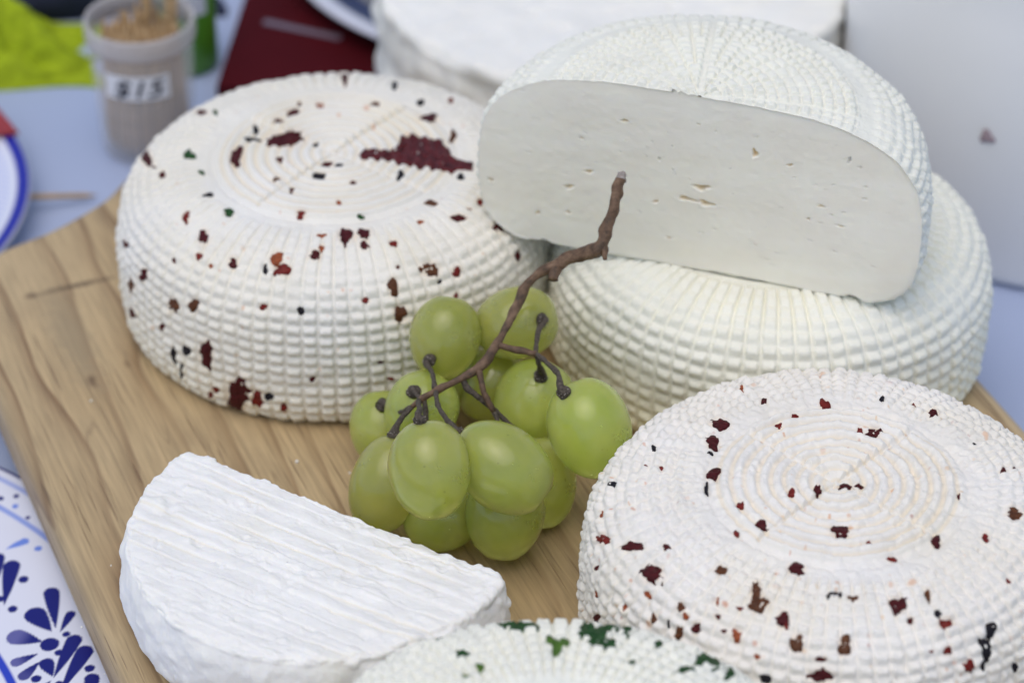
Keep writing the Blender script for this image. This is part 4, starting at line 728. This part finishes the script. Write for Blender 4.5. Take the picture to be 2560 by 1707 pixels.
def rimmed(x, y, r, th):
    q = r / .091; col = np.broadcast_to(WHITE * .97, (len(x), 3)).copy()
    lat = np.maximum(1 - sstep(.10, .2, np.abs(np.mod(th * 26 + r * 260, 1) - .5)), 1 - sstep(.10, .2, np.abs(np.mod(th * 26 - r * 260, 1) - .5)))
    col = mixc(col, lat * .35 * sstep(.70, .72, q) * (1 - sstep(.93, .94, q)), LBLUE); return mixc(col, sstep(.957, .965, q), np.array([.02, .025, .33]))
plate('blue_rimmed_plate', (-.250, .1328), .091, .0095, .0004, rimmed, 'white plate with a cobalt blue rim at the left picture edge', dense=(math.radians(-60), math.radians(60), 260), rs=np.concatenate([[.0005], np.linspace(.005, .06, 14), np.linspace(.061, .091, 80)]))
def navyband(x, y, r, th):
    col = np.broadcast_to(WHITE * .8, (len(x), 3)).copy(); col = mixc(col, (r < .0945).astype(float), np.array([.012, .016, .07])); return mixc(col, (r < .085).astype(float), np.array([.16, .15, .15]))
plate('navy_banded_plate', (.0145, .3115), .100, .008, .0068, navyband, 'plate with a white edge and navy band, blurred behind the smooth cheese', n=160)

# ------------------------------------------------------------------ things blurred in the background
def poly_slab(name, pts, z0, z1, mat, parent=None, **kw):
    n = len(pts); V = [(x, y, z0) for x, y in pts] + [(x, y, z1) for x, y in pts]; me = bpy.data.meshes.new(name)
    me.from_pydata(V, [], [tuple(range(n))[::-1], tuple(range(n, 2 * n))] + [(i, (i + 1) % n, n + (i + 1) % n, n + i) for i in range(n)]); me.update(); return link(name, me, mat, parent, **kw)
red = empty('red_folder', (0, 0, 0)); tag(red, 'dark red folder lying flat behind the chili cheese wheel', 'folder')
REDM = simple('red_card', (.06, .003, .006), .7, .08, .2, 30)
poly_slab('cover', [(-.1035, .2145), (-.018, .2145), (.002, .33), (-.0935, .335)], .0005, .0062, REDM, red)
poly_slab('printed_line', [(-.0905, .2590), (-.0620, .2470), (-.0612, .2500), (-.0895, .2622)], .0062, .0065, simple('grey_print', (.16, .13, .17), .5), red)
GB = empty('green_bottle', (-.1155, .241, 0)); tag(GB, 'small green bottle with a white label, half hidden behind the toothpick jar', 'bottle')
lathe('bottle_body', [(.0, .0006), (.0095, .0006), (.0105, .002), (.0105, .030), (.0098, .035), (.0075, .040), (.0045, .043), (.0045, .052), (.0, .052)], 48, simple('green_plastic', (.085, .26, .018), .35), GB)
patch_on_cylinder('label', .0105, math.radians(-70), .0305, .0052, .0055, simple('label_white', (.62, .64, .68), .5), GB)
lathe('cap', [(.0, .0605), (.0052, .060), (.0056, .0515), (.0046, .0512)], 32, simple('cap_green', (.05, .17, .02), .4), GB)
def cloth(name, c, sx, sy, h, seed, mat, label, fold=.004, fq=9., pw=6.):
    n, m = 80, 110; X, Y = np.meshgrid(np.linspace(-1, 1, m), np.linspace(-1, 1, n)); fall = np.clip(1 - (np.abs(X) ** pw + np.abs(Y) ** pw), 0, 1) ** .6
    Z = (h * (.55 + .45 * fbm(np.stack([X * 2.2, Y * 2.2, 0 * X], -1), seed, 3)) + fold * np.sin(X * fq + 3 * Y + 2 * fbm(np.stack([X * 1.5, Y * 1.5, 0 * X + 4], -1), seed, 2))) * fall + .001
    V = np.stack([c[0] + X * sx * (1 + .06 * np.sin(Y * 5)), c[1] + Y * sy * (1 + .07 * np.sin(X * 6)), Z], -1).reshape(-1, 3)
    o = link(name, mesh_np(name, V, grid_faces(n, m)[:, ::-1]), mat); md = o.modifiers.new('thickness', 'SOLIDIFY'); md.thickness = .0012
    return tag(o, label, 'cloth')
lm = simple('lime_knit', (.32, .41, .014), .75, .15, .30, 250, 1., 700)
cloth('lime_cloth', (-.1990, .2470), .052, .0235, .026, 14, lm, 'bright yellow-green knitted cloth bundled on the table at the far left', .0075, 5., 2.4)
cloth('navy_cloth', (-.196, .318), .086, .044, .030, 4, simple('navy_fabric', (.022, .027, .055), .85, .2, .3, 60), 'crumpled dark navy cloth in the far left background')
poly = [(-.215, .165), (-.1665, .1725), (-.181, .1975), (-.225, .205)]
tag(poly_slab('red_napkin', poly, .0125, .0138, simple('red_paper', (.30, .03, .035), .6)), 'red paper napkin corner lying on the blue rimmed plate', 'napkin')
lt = link('toothpick', pm, PICK, None, loc=(-.196, .1325, .0125)); p0, p1 = np.array([-.196, .1325, .0125]), np.array([-.1385, .1508, .0022]); d_ = p1 - p0; L_ = np.linalg.norm(d_); d_ /= L_
lt.rotation_euler = (math.acos(d_[2]), 0, math.atan2(d_[0], -d_[1])); lt.scale = (1, 1, L_ / .060)
tag(lt, 'single loose toothpick lying across the blue plate rim onto the table', 'toothpick')
